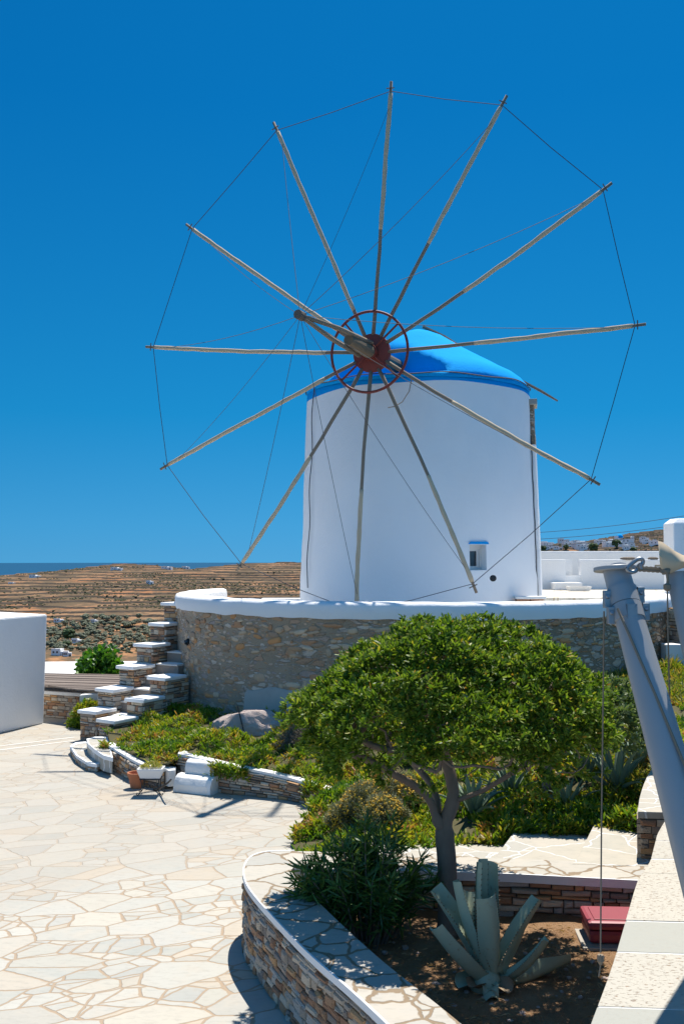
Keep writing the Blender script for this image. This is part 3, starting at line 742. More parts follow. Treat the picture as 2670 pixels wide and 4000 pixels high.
# lower house: white flat roof + reed pergola + wall
t = thing('lower_house', 'white flat roofed house below the plaza behind the stairs', 'house', (-6, 26, -2))
mb = MB(); mb.prism([(-16, 24.2), (-4.3, 24.6), (-4.9, 29.2), (-16, 28.4)], -5, .55); mb.build('roof', M['plaster'], t, bevel=.04)
t = thing('reed_pergola', 'flat brown reed pergola roof behind the low white topped wall', 'pergola', (-6, 23, -2))
mb = MB()
q = [at(150, 2632, .72), at(545, 2640, .72), at(470, 2702, .72), at(300, 2712, .72), at(100, 2690, .72)]
for k in range(26):
    s0 = k / 26; s1 = (k + .93) / 26
    l0, r0 = q[4].lerp(q[0], s0), q[2].lerp(q[1], s0); l1, r1 = q[4].lerp(q[0], s1), q[2].lerp(q[1], s1)
    if s0 < .22: l0 = l0.lerp(r0, .55 - s0 * 2.2); l1 = l1.lerp(r1, .55 - s1 * 2.2)
    zz = .70 + rnd.uniform(0, .025); j = rnd.uniform(-.05, .05)
    mb.add([(l0.x, l0.y, zz), (r0.x + j, r0.y, zz), (r1.x + j, r1.y, zz), (l1.x, l1.y, zz), (l0.x, l0.y, zz+.03), (r0.x + j, r0.y, zz+.03), (r1.x + j, r1.y, zz+.03), (l1.x, l1.y, zz+.03)],
           [(3, 2, 1, 0), (4, 5, 6, 7), (0, 1, 5, 4), (1, 2, 6, 5), (2, 3, 7, 6), (3, 0, 4, 7)])
mb.build('reed_mat', M['reed'], t)
for x, y in ((-6.9, 22.6), (-4.9, 22.7), (-6.9, 24), (-4.9, 24)):
    mb = MB(); mb.tube([(x, y, -2), (x, y, .69)], .06, 8); mb.build('post', M['wood_dark'], t)
mb = MB(); a, b = at(312, 2716, .66), at(470, 2700, .66); mb.prism([(a.x, a.y), (b.x, b.y), (b.x, b.y + .2), (a.x, a.y + .2)], -1, .66); mb.build('parapet', M['plaster'], t)
# fig
def bush(name, label, cat, c, rad, mat, n, k, L, Wd, stems=6, group=None, zsc=.8, spread=(.3, 1.3), bark='bark', parts=('foliage', 'stem'), **kw):
    c = Vector(c); t = thing(name, label, cat, c, group)
    P = rand_dirs(n) * rng.uniform(.35, 1, (n, 1)) ** .5
    P[:, 2] = np.abs(P[:, 2])
    l = 1 + .28 * np.array([mnoise.noise(Vector(p) * 2.1 + c) for p in P])[:, None]
    Q = P * l * np.array([rad, rad, rad * 2 * zsc]) + np.array(c)
    N = unit(P + np.array([0, 0, .45]) + rng.normal(0, .3, P.shape))
    mb = MB(); rosettes(mb, Q, N, k, L, Wd, spread, **kw); mb.build(parts[0], mat, t)
    mb = MB()
    for s in range(stems):
        e = Vector(Q[rng.integers(n)]); m = c.lerp(e, .5) + V(rnd.uniform(-.1, .1), rnd.uniform(-.1, .1), .1) * rad
        mb.tube([c - V(0, 0, .05), m, e], [rad*.045, rad*.03, rad*.012], 5)
    mb.build(parts[1], M[bark], t); return t
c = atd(395, 2640, 25.0)
bush('fig_tree', 'bright green leafy fig tree rising over the reed roof', 'tree', c - V(0, 0, .15), .62, M['fig'], 420, 5, .17, .10, 5, zsc=.62, parts=('crown', 'trunk'))

# ================================================================== retaining wall + terrace + mill
MX, MY, TZ, RW = 1.79, 23.0, 2.60, 5.5
MC = Vector((1.745, 23.0, TZ))
def arc(r, a0, a1, n): return [(MX + r*math.sin(a), MY - r*math.cos(a)) for a in np.linspace(a0, a1, n)]   # angle 0 = towards camera
t = thing('retaining_wall', 'curved rubble retaining wall with white coping below the windmill', 'wall', (MX, MY - RW, 0))
A0, A1 = -R(114), R(93)
mb = MB(); n = 120
rows = [(-.3, .05), (.4, .035), (1.0, .02), (1.6, .01), (TZ - .08, 0)]
vs = []
for z, o in rows: vs += [(x, y, z) for x, y in arc(RW + o, A0, A1, n)]
fs = [(i*n + j, i*n + j + 1, (i+1)*n + j + 1, (i+1)*n + j) for i in range(len(rows)-1) for j in range(n-1)]
mb.add(vs, fs)
e0 = arc(RW, A1, A1, 1)[0]
mb.obox((e0[0] - .2, e0[1] + .03), (1, 0), .4, .06, -.3, TZ - .08)
mb.build('stone_face', M['rubble'], t, smooth=True)
mb = MB(); v0, f0 = ico(2); v0 = np.sign(v0) * np.abs(v0) ** .72
for k in range(1500):
    a = rnd.uniform(-R(96), R(93)); z = rnd.uniform(.1, TZ - .14)
    e_ = (a + 1.2) / 2.4
    if mnoise.noise(Vector((a*5, z*2.2, 4))) + .35*e_ + .35*(z > 1.9) < rnd.uniform(-.25, .55): continue
    w, h = rnd.uniform(.04, .17) * rnd.uniform(.6, 1.1), rnd.uniform(.022, .055) * rnd.choice((1, 1, 1.5))
    if e_ > .4 or z > 1.9: w *= 1.15; h *= .85
    n_ = np.array([math.sin(a), -math.cos(a), 0]); tt_ = np.array([math.cos(a), math.sin(a), 0]); up_ = np.array([0, 0, 1.])
    tl_ = rnd.uniform(-.25, .25); c1 = tt_*math.cos(tl_) + up_*math.sin(tl_); c2 = up_*math.cos(tl_) - tt_*math.sin(tl_)
    q = v0 * (1 + .20*np.array([mnoise.noise(Vector(p)*1.7 + Vector((k*3.1, 0, 0))) for p in v0])[:, None])
    c_ = np.array([MX, MY, 0]) + n_*(RW + .010 + .04*max(0, (1.2 - z)/1.2)*.9) + up_*z
    mb.add((c_ + q[:, :1]*w*c1 + q[:, 1:2]*h*c2 + q[:, 2:3]*rnd.uniform(.013, .021)*n_).astype(np.float32), f0)
mb.build('facing_stones', M['wall_stone'], t, smooth=True)
mb = MB(); prof = [(.04, -.10), (.055, .0), (.055, .12), (.03, .175), (-.05, .20), (-.28, .205), (-.36, .18), (-.385, .10), (-.385, -.12)]
vs = []; n = 200
for k, a in enumerate(np.linspace(A0, A1, n)):
    w = mnoise.noise(Vector((a * 9, 0, 1))) * .018; w2 = mnoise.noise(Vector((a * 5, 3, 1))) * .012
    for o, z in prof: vs.append((MX + (RW + o + w2)*math.sin(a), MY - (RW + o + w2)*math.cos(a), TZ - .02 + z + w + (mnoise.noise(Vector((a*14, 7, 2))) * .03 if z < -.05 else 0)))
m = len(prof); fs = [(i*m + j, i*m + j + 1, (i+1)*m + j + 1, (i+1)*m + j) for i in range(n-1) for j in range(m-1)]
fs = [f[::-1] for f in fs] + [tuple(range(m)), tuple(range((n-1)*m, n*m))[::-1]]
mb.add(vs, fs); mb.build('coping', M['plaster'], t, auto=60)
mb = MB()                                     # concrete footing band over the rock
vs = []; aa = np.linspace(-R(40), -R(2), 40)
for i, a in enumerate(aa):
    u_ = i / 39; top = 1.12 + .10 * math.sin(u_ * math.pi) + .03*math.sin(a*40)
    for r, z in ((RW + .03, top), (RW + .10, top - .06), (RW + .16, .55), (RW + .2, .2)): vs.append((MX + r*math.sin(a), MY - r*math.cos(a), z))
mb.add(vs, [(i*4 + j + 1, i*4 + j + 5, i*4 + j + 4, i*4 + j) for i in range(39) for j in range(3)]); mb.build('concrete_footing', M['concrete'], t, smooth=True)
p = atd(738, 2508, 20.6)
def wall_hit(px, py, r=RW):          # where the sight line meets the round wall
    d = ray(px, py); o = Vector((0, 0, EYE)); ox, oy = -MX, -MY
    a = d.x**2 + d.y**2; b = 2*(ox*d.x + oy*d.y); c_ = ox**2 + oy**2 - r*r
    q = b*b - 4*a*c_; tt = (-b - math.sqrt(max(q, 0))) / (2*a); return o + d * tt
p = wall_hit(738, 2508); nn = Vector((p.x - MX, p.y - MY, 0)).normalized()
tl = thing('wall_lamp', 'small dark bulkhead lamp on the left of the curved wall', 'lamp', p)
mb = MB(); mb.tube([p - nn*.02, p + nn*.05], [.075, .07], 12); mb.build('housing', M['black_iron'], tl)
mb = MB(); mb.tube([p + nn*.05, p + nn*.09, p + nn*.11], [.055, .045, .01], 12); mb.build('lamp_glass', M['glass'], tl)

mb = MB(); mb.prism(arc(RW - .3, -R(110), R(170), 64), 1.7, 2.0); tag(mb.build('terrace_floor', M['plaster']), kind='structure')
mb = MB(); mb.prism([(2.6, 24.6), (4.6, 23.9), (12, 23.3), (30, 24), (30, 36), (2.6, 36)], TZ - 3, TZ); tag(mb.build('upper_terrace', M['terrace']), kind='structure')

# ---- the windmill
wm = thing('windmill', 'round white windmill with blue cap and bare twelve spoke sail wheel', 'windmill', MC)
RB, RT, ZB, ZL = 2.71, 2.55, TZ, 7.34          # radius at base / top, base, ledge
def rad(z): return RB + (RT - RB) * (z - ZB) / (ZL - ZB)
dG = Vector((-.75, -.6614, 0)); vG = Vector((.6614, -.75, 0))
dW = Vector((-.389, -.921, 0)).normalized(); vW = Vector((-dW.y, dW.x, 0))   # wheel direction (towards camera-left) and its sideways
wc = atd(1864, 2178, 20.6)
def mill_hit(px, py):
    z = wc.z
    for _ in range(4):
        r = rad(z); d = ray(px, py); a = d.x**2 + d.y**2; b = 2*(-MC.x*d.x - MC.y*d.y); c_ = MC.x**2 + MC.y**2 - r*r
        tt = (-b - math.sqrt(b*b - 4*a*c_)) / (2*a); P = Vector((0, 0, EYE)) + d*tt; z = P.z
    return P
w0, w1 = mill_hit(1834, 2228), mill_hit(1897, 2128)
ang = lambda p: math.atan2(p.x - MC.x, -(p.y - MC.y))
wa0, wa1, wz0, wz1 = ang(w0), ang(w1), w0.z, w1.z
angs = sorted(set(np.round(np.r_[np.linspace(-math.pi, math.pi, 97)[:-1], wa0, wa1], 5)))
angs = [a for a in angs if not ((wa0 + 1e-4 < a < wa1 - 1e-4))]
zs = sorted([1.9, ZB - .2, 3.1, 4.2, 5., 5.8, 6.5, 7.05, 7.16, 7.26, ZL, wz0, wz1])
def border(a): return 7.13 + .10 * math.sin(a + 1.2) + .015 * math.sin(a * 7)        # paint line
mb = MB(); vs = []; na = len(angs)
for z in zs:
    for a in angs:
        zz = z
        if abs(z - 7.16) < 1e-6: zz = border(a)
        if z < 7.2 and z > 7.0 and z != 7.16: zz = border(a) - .1
        w = mnoise.noise(Vector((math.sin(a)*2.2, math.cos(a)*2.2, z*.8))) * .03
        r = rad(zz) + (w if z not in (wz0, wz1) else 0)
        if z == ZL: r -= .03
        vs.append((MC.x + r*math.sin(a), MC.y - r*math.cos(a), zz))
ia = angs.index(min(angs, key=lambda a: abs(a - wa0))); iz = zs.index(wz0)
ft, fb = [], []
for i in range(len(zs)-1):
    for j in range(na):
        if i == iz and j == ia: continue
        f = (i*na + j, i*na + (j+1) % na, (i+1)*na + (j+1) % na, (i+1)*na + j)
        (fb if zs[i] >= 7.16 else ft).append(f)
mb.add(vs, ft); mb.mi = 1
mb.f.extend(fb); mb.m.extend([1]*len(fb)); mb.mi = 0
# reveal of the window recess
c4 = [Vector(vs[iz*na + ia]), Vector(vs[iz*na + ia + 1]), Vector(vs[(iz+1)*na + ia + 1]), Vector(vs[(iz+1)*na + ia])]
am = (wa0 + wa1)/2; inw = Vector((-math.sin(am), math.cos(am), 0)) * .26
mb.add([*c4, *[c + inw for c in c4]], [(0, 4, 5, 1), (1, 5, 6, 2), (2, 6, 7, 3), (3, 7, 4, 0)])
mb.mi = 1; mb.add([(MC.x + (RT-.03)*math.sin(a), MC.y - (RT-.03)*math.cos(a), ZL) for a in angs], [tuple(range(na))[::-1]])
mb.build('tower', [M['plaster_mill'], M['blue']], wm, auto=50)
# window
tx = (c4[1] - c4[0]); wW = tx.length; tx.normalize(); hW = c4[3].z - c4[0].z; o0 = c4[0] + inw * .92
wn = MB()
fr = .05
for (x0, x1, z0, z1) in ((0, fr, 0, hW), (wW - fr, wW, 0, hW), (fr, wW - fr, 0, fr), (fr, wW - fr, hW - fr*1.8, hW)):
    for dd in (0,):
        a_ = [o0 + tx*x + Vector((0, 0, z)) + inw.normalized()*y for y in (-.03, .03) for x, z in ((x0, z0), (x1, z0), (x1, z1), (x0, z1))]
        wn.add(a_, [(3, 2, 1, 0)[::-1], (4, 5, 6, 7)[::-1], (0, 1, 5, 4), (1, 2, 6, 5), (2, 3, 7, 6), (3, 0, 4, 7)])
fo = wn.build('window', M['white_wood'], wm)
wn = MB()
for (x0, x1, z0, z1) in ((fr, fr+.035, fr, hW-.09), (wW*.86-.05, wW*.86, fr, hW-.09), (fr+.035, wW*.86-.05, fr, fr+.035), (fr+.035, wW*.86-.05, hW-.13, hW-.09)):
    a_ = [o0 + tx*x + Vector((0, 0, z)) + inw.normalized()*y for y in (-.012, .02) for x, z in ((x0, z0), (x1, z0), (x1, z1), (x0, z1))]
    wn.add(a_, [(0, 1, 2, 3), (7, 6, 5, 4), (0, 1, 5, 4), (1, 2, 6, 5), (2, 3, 7, 6), (3, 0, 4, 7)])
wn.build('sash', M['white_wood'], fo)
wn = MB(); a_ = [o0 + tx*x + Vector((0, 0, z)) + inw.normalized()*.015 for x, z in ((fr, fr), (wW-fr, fr), (wW-fr, hW-fr), (fr, hW-fr))]; wn.add(a_, [(0, 1, 2, 3)]); wn.build('pane', M['glass'], fo)
mb = MB(); up = Vector((0, 0, 1)); nw = -inw.normalized()
a_ = [c4[3] - tx*.03 + up*.012, c4[2] + tx*.05 + up*.012, c4[2] + tx*.03 + up*.06, c4[3] + tx*.02 + up*.06]
a_ = a_ + [p + nw*.035 for p in a_]; mb.add(a_, [(3, 2, 1, 0)[::-1], (4, 5, 6, 7), (0, 1, 5, 4), (1, 2, 6, 5), (2, 3, 7, 6), (3, 0, 4, 7)]); mb.build('lintel', M['blue'], wm)
# cap: cone cut off by a steep front towards the wheel
mb = MB(); vs = []; NA = 96; prof = [(1.0, -.03), (1.008, .04), (.985, .13), (.94, .26), (.88, .38), (.78, .51), (.68, .66), (.565, .83), (.45, 1.00), (.34, 1.17), (.24, 1.33), (.15, 1.43), (.07, 1.49), (.01, 1.51)]
CH = 1.50
for fr_, z in prof:
    for j in range(NA):
        a = 2*math.pi*j/NA; p = Vector((math.sin(a), -math.cos(a), 0)) * (fr_ * RT)
        u_ = p.dot(dG); v_ = p.dot(vG); lim = 1.24 - .08 * max(z - .1, 0)
        zz = z
        if z > .08:
            if u_ > lim: u_ = lim + .06 * (u_ - lim)
        zz += .02 * mnoise.noise(Vector((p.x*1.5, p.y*1.5, z)))
        q = MC + dG*u_ + vG*v_; vs.append((q.x, q.y, ZL + zz + .012 * math.sin(a*2+1)))
fs = [(i*NA + j, i*NA + (j+1) % NA, (i+1)*NA + (j+1) % NA, (i+1)*NA + j) for i in range(len(prof)-1) for j in range(NA)] + [tuple(range((len(prof)-1)*NA, len(prof)*NA))]
mb.add(vs, fs); cap = mb.build('cap', M['blue'], wm, auto=55)
mb = MB(); pts = []
for j in range(121):
    a = 2*math.pi*j/120; pts.append((MC.x + (RT*1.0+.035)*math.sin(a), MC.y - (RT*1.0+.035)*math.cos(a), ZL + .05 + .02*math.sin(a*9)))
mb.tube(pts, .012, 4, False); mb.build('cap_cable', M['rope'], cap)
def onray(px, py, Y): return atd(px, py, Y)
mb = MB(); mb.tube([onray(1650, 1276, 23.4), onray(1735, 1318, 23.5), onray(1790, 1352, 23.4)], [.04, .05, .04], 6); mb.tube([onray(1790, 1352, 23.4), onray(1895, 1418, 23.2)], .02, 5)
mb.tube([onray(1700, 1300, 23.3), onray(1722, 1330, 23.2)], .03, 5); mb.build('ridge_beam', M['wood_dark'], cap)
mb = MB(); q = [onray(1690, 1312, 23.3), onray(1718, 1318, 23.4), onray(1800, 1362, 23.3), onray(1772, 1362, 23.0)]
q = q + [p + V(0, 0, .06) for p in q]; mb.add(q, [(3, 2, 1, 0), (4, 5, 6, 7), (0, 1, 5, 4), (1, 2, 6, 5), (2, 3, 7, 6), (3, 0, 4, 7)]); mb.build('hatch', M['wood_grey'], cap)
mb = MB(); mb.tube([onray(2040, 1490, 23.0), onray(2110, 1527, 23.2), onray(2176, 1566, 23.3)], [.03, .032, .02], 6); mb.build('tail_stick', M['wood_dark'], cap)
# right edge: rib, brick niche, slab
def edge_pt(x, y, Y): return atd(x, y, Y)
ar = R(81)
def rim(a, z, o): return Vector((MC.x + (rad(z)+o)*math.sin(a), MC.y - (rad(z)+o)*math.cos(a), z))
zb_ = atd(2075, 1745, 22.7).z; zt_ = atd(2075, 1595, 22.7).z; zs_ = atd(2075, 1562, 22.7).z
def ribpart(z0, z1, a0, a1, o, nm, mat, n=8):
    mb = MB(); vs = []
    for i in range(n+1):
        z = z0 + (z1-z0)*i/n
        for a, oo in ((a0, -.1), (a0, o), ((a0+a1)/2, o*1.15), (a1, o), (a1, -.1)): vs.append(rim(a, z, oo + .012*mnoise.noise(Vector((a*9, z*3, 1)))))
    fs = [(i*5+j, i*5+j+1, i*5+j+6, i*5+j+5) for i in range(n) for j in range(4)] + [(4, 3, 2, 1, 0), tuple(range(n*5, n*5+5))]
    mb.add(vs, fs); return mb.build(nm, mat, wm, auto=40)
ribpart(ZB - .1, zb_, R(73), R(90), .10, 'corner_rib', M['plaster_mill'], 16)
ribpart(zb_ + .005, zt_, R(74), R(84), .09, 'chimney_masonry', M['rubble'])
mb = MB(); s_ = []
for a in (R(72), R(87)):
    for o in (-.05, .19): s_.append(rim(a, zt_ + .01, o))
s_ = [s_[0], s_[1], s_[3], s_[2]]; q = s_ + [p + V(0, 0, .13) for p in s_]; mb.add(q, [(3, 2, 1, 0), (4, 5, 6, 7), (0, 1, 5, 4), (1, 2, 6, 5), (2, 3, 7, 6), (3, 0, 4, 7)]); mb.build('chimney_slab', M['concrete'], wm, bevel=.015)
mb = MB(); mb.tube([rim(R(72.6), z, .02 + .006*math.sin(z*9)) for z in np.linspace(ZB, zb_ + .2, 24)], .011, 5); mb.build('drain_pipe', M['rope'], wm)
# hanging cable on the left
mb = MB(); mb.tube([rim(-R(66), z, .05 + .02*math.sin(z*4)) for z in np.linspace(2.9, ZL, 24)], .011, 4); mb.build('hanging_cable', M['wire'], wm)
# sail wheel
HUB = MC + dW * 2.95; hp = atd(1452, 1380, HUB.y); HUB = Vector((hp.x, hp.y, hp.z))
TIPS = [(897,187),(1162,219),(1403,420),(1480,744),(1375,1111),(1092,1360),(816,1425),(543,1310),(368,1076),(335,796),(427,515),(627,281)]
sc_ = 4000 / 2349
def plane_hit(px, py, o, n): d = ray(px, py); e = Vector((0, 0, EYE)); return e + d * ((o - e).dot(n) / d.dot(n))
upW = Vector((0, 0, 1))
def disc(mb, c, n, r, d, k=32, holes=0):
    mb.tube([c - n*d/2, c - n*d/2 + n*.008, c + n*d/2 - n*.008, c + n*d/2], [r - .01, r, r, r - .012], k)
mb = MB(); disc(mb, HUB, dW, .40, .10); mb.tube([HUB + dW*.05, HUB + dW*.20], [.17, .165], 20)
wheel = mb.build('sail_wheel', M['red_iron'], wm, auto=40)
mb = MB(); mb.tube([HUB - dW*1.9 , HUB - dW*.06], [.15, .15], 14); mb.build('axle', M['wood_dark'], wheel)
STIP = plane_hit(1357, 1326, HUB + vW*0, vW) if abs(ray(1357, 1326).dot(vW)) > 1e-3 else HUB + dW*.7
SL = min(max((STIP - HUB).dot(dW), .4), 1.0)
LT = atd(1360, 1328, HUB.y - .921*1.1); mb = MB(); mb.tube([HUB + dW*.18, (HUB + dW*.18).lerp(LT, .6), LT], [.14, .125, .105], 14); mb.build('shaft_log', M['log'], wheel)
BOOM = None
Yb = HUB.y - .921 * 3.05
BOOM = atd(1172, 1232, Yb)
PLO = HUB + dW * .38
tips3 = []
for i, (x, y) in enumerate(TIPS):
    T = plane_hit(x*sc_, y*sc_, PLO + dW * rnd.uniform(-.04, .04), dW); tips3.append(T)
    r = (T - HUB - dW*.38).normalized(); side = r.cross(dW)
    B = HUB + r * .37 + dW * .02
    Lr = (T - B).length; rng_l = rnd.Random(50 + i) if hasattr(rnd, 'Random') else random.Random(50 + i)
    bow = rng_l.uniform(-.06, .06); j = lambda: side * rng_l.uniform(-.008, .008)
    pts = [B.lerp(T, s) + side * bow * math.sin(math.pi*s) + j() for s in np.linspace(0, 1, 13)]
    mb = MB(); mb.tube(pts, [.040 - .012*s + rng_l.uniform(-.001, .001) for s in np.linspace(0, 1, 13)], 12); mb.build('spar', M['wood_grey'], wheel, smooth=True)
    s0 = [.42, .4, .36, .36, .34, .5, .48, .42, .15, .12, .1, .12][i]
    ss = np.linspace(s0, .955, 26)
    f = lambda s: Vector((np.interp(s, np.linspace(0, 1, 13), [p[0] for p in pts]), np.interp(s, np.linspace(0, 1, 13), [p[1] for p in pts]), np.interp(s, np.linspace(0, 1, 13), [p[2] for p in pts])))
    mb = MB(); mb.tube([f(s) + side*.002*math.sin(s*60) for s in ss], [(.044 + .003*math.sin(s*70+i) + rng_l.uniform(-.001, .0015)) * (1 if .02 < (s - s0) and s < .94 else .90) for s in ss], 12); mb.build('furled_sail', M['cloth'], wheel, smooth=True)
    # cleat at the tip
    c_ = B.lerp(T, .972); mb = MB(); mb.tube([c_ - side*.085 + dW*.03, c_ + side*.085 + dW*.03], .011, 6); mb.build('cleat', M['wood_dark'], wheel)
# iron hoop + braces
PH = HUB + dW*.16; hv = [PH + (vW*math.cos(a) + upW*math.sin(a))*.83 for a in np.linspace(0, 2*math.pi, 65)]
mb = MB(); mb.tube(hv, .028, 8, False); mb.build('hoop', M['red_iron'], wheel, smooth=True)
for a in (R(40), R(130), R(222), R(318)):
    e = PH + (vW*math.cos(a) + upW*math.sin(a))*.83
    mb = MB(); mb.tube([HUB + dW*.13 + (vW*math.cos(a) + upW*math.sin(a))*.12, e], .022, 6); mb.build('brace', M['red_iron'], wheel)
for sg in (1, -1):
    b0 = atd(1450, 1340, HUB.y - .2) if sg > 0 else atd(1402, 1388, HUB.y - .25)
    mb = MB(); m_ = b0.lerp(BOOM, .5) + upW*(.04*sg) ; mb.tube([b0, m_, BOOM], [.05, .048, .04], 8); mb.build('boom', M['wood_grey'], wheel, smooth=True)
mb = MB(); mb.tube([BOOM + dW*.10, BOOM - dW*.10], [.085, .085], 12); mb.build('boom_head', M['wood_dark'], wheel)
mb = MB()
for i in range(12):
    a, b = tips3[i].lerp(HUB, .035), tips3[(i+1) % 12].lerp(HUB, .035)
    mid = a.lerp(b, .5) - V(0, 0, .035) + dW*.02
    mb.tube([a, a.lerp(mid, .5), mid, mid.lerp(b, .5), b], .0075, 5)
mb.build('rim_rope', M['rope'], wheel)
for i in range(12):
    a = tips3[i].lerp(HUB, .09); mb = MB()
    mb.tube([a.lerp(BOOM, s) - V(0, 0, .10*4*s*(1-s)) for s in np.linspace(0, 1, 9)], .0055, 4); mb.build('stay_wire', M['wire'], wheel)
fl_ = tips3[4].lerp(tips3[5], .86); mb = MB(); mb.tube([fl_ - dW*.03, fl_ - dW*.02, fl_ + dW*.02, fl_ + dW*.03], [.03, .062, .062, .03], 14); mb.build('pulley', M['black_iron'], wheel)
mb = MB(); mb.tube([onray(1606, 1482, 20.1), onray(1597, 1528, 20.05), onray(1570, 1570, 20.0), onray(1540, 1588, 20.0), onray(1514, 1592, 20.0)], .010, 4); mb.build('loose_rope', M['rope_pale'], wheel)

# ---- terrace clutter
p = atd(1095, 2337, 24.); mb = MB(); mb.box((p.x - .46, p.y - .15, 2.0), (p.x + .7, p.y + .25, p.z)); tag(mb.build('white_ledge', M['plaster_old'], loc=(p.x, p.y, 2.0), bevel=.03), 'low white ledge on the terrace left of the mill foot', 'ledge')
p = atd(2066, 2336, 20.9); zt_ = atd(2066, 2329, 20.9).z; tb = thing('brick_stack', 'stack of hollow bricks under a pale slab at the mill foot', 'bricks', (p.x, p.y, 2.0))
zz = 2.0; hb = (zt_ - .055 - 2.0) / 4
for r_ in range(4):
    for k in range(2):
        mb = MB(); mb.box((p.x - .28 + k*.29, p.y - .1, zz + .003), (p.x - .28 + k*.29 + .27, p.y + .14, zz + hb - .003)); mb.build('brick', M['brick'], tb, bevel=.01)
    zz += hb
mb = MB(); mb.box((p.x - .30, p.y - .13, zz), (p.x + .33, p.y + .16, zt_)); mb.build('slab', M['plaster_old'], tb, bevel=.01)

# ---- white parapets behind right
def wallbox(name, label, x0, x1, ytop, ybot, Y, th=.3, zb=None, mat='plaster'):
    a = atd(x0, ytop, Y); b = atd(x1, ytop, Y); zb = TZ - .2 if zb is None else zb
    mb = MB(); mb.box((a.x, Y, zb), (b.x, Y + th, a.z)); return tag(mb.build(name, M[mat], loc=((a.x+b.x)/2, Y, zb), bevel=.04), label, 'wall')
t = thing('terrace_parapet', 'long white parapet wall with a stepped opening behind the windmill', 'wall', (9, 30, TZ))
mb = MB(); a, b, c_, d_ = (atd(x, 2186, 30.) for x in (1990, 2208, 2266, 2600))
mb.box((a.x, 30, TZ - .1), (b.x, 30.3, a.z)); mb.box((c_.x, 30, TZ - .1), (d_.x + 3, 30.3, a.z)); mb.build('parapet', M['plaster'], t, bevel=.03)
mb = MB(); mb.box((b.x, 30.02, TZ - .1), (c_.x, 30.28, atd(0, 2250, 30).z)); mb.build('sill', M['plaster'], t)
mb = MB(); mb.box((b.x + .01, 30.4, TZ - .1), (b.x + .28, 31.6, a.z - .01)); mb.build('return_wall', M['plaster'], t)
wallbox('back_wall', 'taller plain white wall behind the stepped parapet', 1990, 2900, 2153, 2300, 34., .3)
a = atd(2162, 2276, 29.3); b = atd(2270, 2276, 29.3); mb = MB(); mb.box((a.x, 29.2, TZ), (b.x, 29.9, a.z)); tag(mb.build('white_bench', M['plaster'], loc=(a.x, 29.2, TZ), bevel=.03), 'low white block bench against the stepped parapet', 'bench')
a = atd(2214, 2290, 28.6); b = atd(2302, 2290, 28.6)
t = thing('trough', 'long cream trough standing in front of the white block bench', 'trough', ((a.x+b.x)/2, 28.5, TZ))
mb = MB(); zt_ = a.z; x0, x1 = a.x, b.x
o_ = [(x0+.03, 28.42), (x1-.03, 28.42), (x1-.03, 28.78), (x0+.03, 28.78)]; T_ = [(x0, 28.39), (x1, 28.39), (x1, 28.81), (x0, 28.81)]; I_ = [(x0+.05, 28.44), (x1-.05, 28.44), (x1-.05, 28.76), (x0+.05, 28.76)]
mb.add([(*p, TZ+.02) for p in o_] + [(*p, zt_) for p in T_] + [(*p, zt_) for p in I_] + [(*p, zt_-.12) for p in I_], [(0, 1, 5, 4), (1, 2, 6, 5), (2, 3, 7, 6), (3, 0, 4, 7), (4, 5, 9, 8), (5, 6, 10, 9), (6, 7, 11, 10), (7, 4, 8, 11), (8, 9, 13, 12), (9, 10, 14, 13), (10, 11, 15, 14), (11, 8, 12, 15), (12, 13, 14, 15)])
mb.build('basin', M['plaster_old'], t); mb = MB(); mb.box((x0+.06, 28.45, zt_-.1), (x1-.06, 28.75, zt_-.05)); mb.build('soil_fill', M['soil'], t)
a = atd(2627, 2040, 22.); mb = MB(); z = a.z; x0 = a.x
mb.add([(x0, 22, 1.2), (x0 + 2, 22, 1.2), (x0+2, 22.7, 1.2), (x0, 22.7, 1.2), (x0, 22, z-.02), (x0+2, 22, z-.02), (x0+2, 22.7, z-.02), (x0, 22.7, z-.02), (x0+.12, 22.1, z+.09), (x0+1.9, 22.1, z+.09), (x0+1.9, 22.6, z+.09), (x0+.12, 22.6, z+.09)], [(0, 1, 5, 4), (1, 2, 6, 5), (2, 3, 7, 6), (3, 0, 4, 7), (4, 5, 9, 8), (5, 6, 10, 9), (6, 7, 11, 10), (7, 4, 8, 11), (8, 9, 10, 11)])
tag(mb.build('white_pier', M['plaster'], loc=(x0+1, 22.3, 1.2), bevel=.03), 'tall white pier with sloped top at the right edge', 'pier')
for i, (x, y, w, lb) in enumerate(((2452, 2183, 62, 'dark round lid lying on the white parapet'), (2548, 2183, 40, 'small dark lid on the parapet near the white pier'))):
    p = atd(x, y, 30.15); mb = MB(); r = w/2*30.15/F; mb.lathe([(r*.9, 0), (r, .015), (r, .05), (r*.6, .075), (.03, .08)], (p.x, 30.15, atd(0, 2186, 30).z + .002), 20)
    tag(mb.build('round_lid', M['wood_dark'], loc=(p.x, 30.15, p.z)), lb, 'lid')
# reddish stone wall right of the round wall
A, B = atd(2596, 2400, 20.3), atd(2800, 2400, 18.8)
t = thing('red_stone_wall', 'reddish rubble wall right of the curved retaining wall', 'wall', ((A.x+B.x)/2, (A.y+B.y)/2, 1))
poly = [(A.x, A.y), (B.x, B.y), (B.x+.1, B.y+.4), (A.x+.1, A.y+.4)]
stone_block(t, poly, .8, atd(2596, 2372, 20.3).z, hh=(.05, .10)); 
p = atd(2612, 2525, 19.6); mb = MB(); mb.box((p.x - .11, p.y - .15, p.z - .45), (p.x + .6, p.y + .2, p.z + .05)); tag(mb.build('white_step_block', M['plaster'], loc=(p.x, p.y, p.z - .45), bevel=.02), 'white step block at the foot of the reddish wall', 'step')

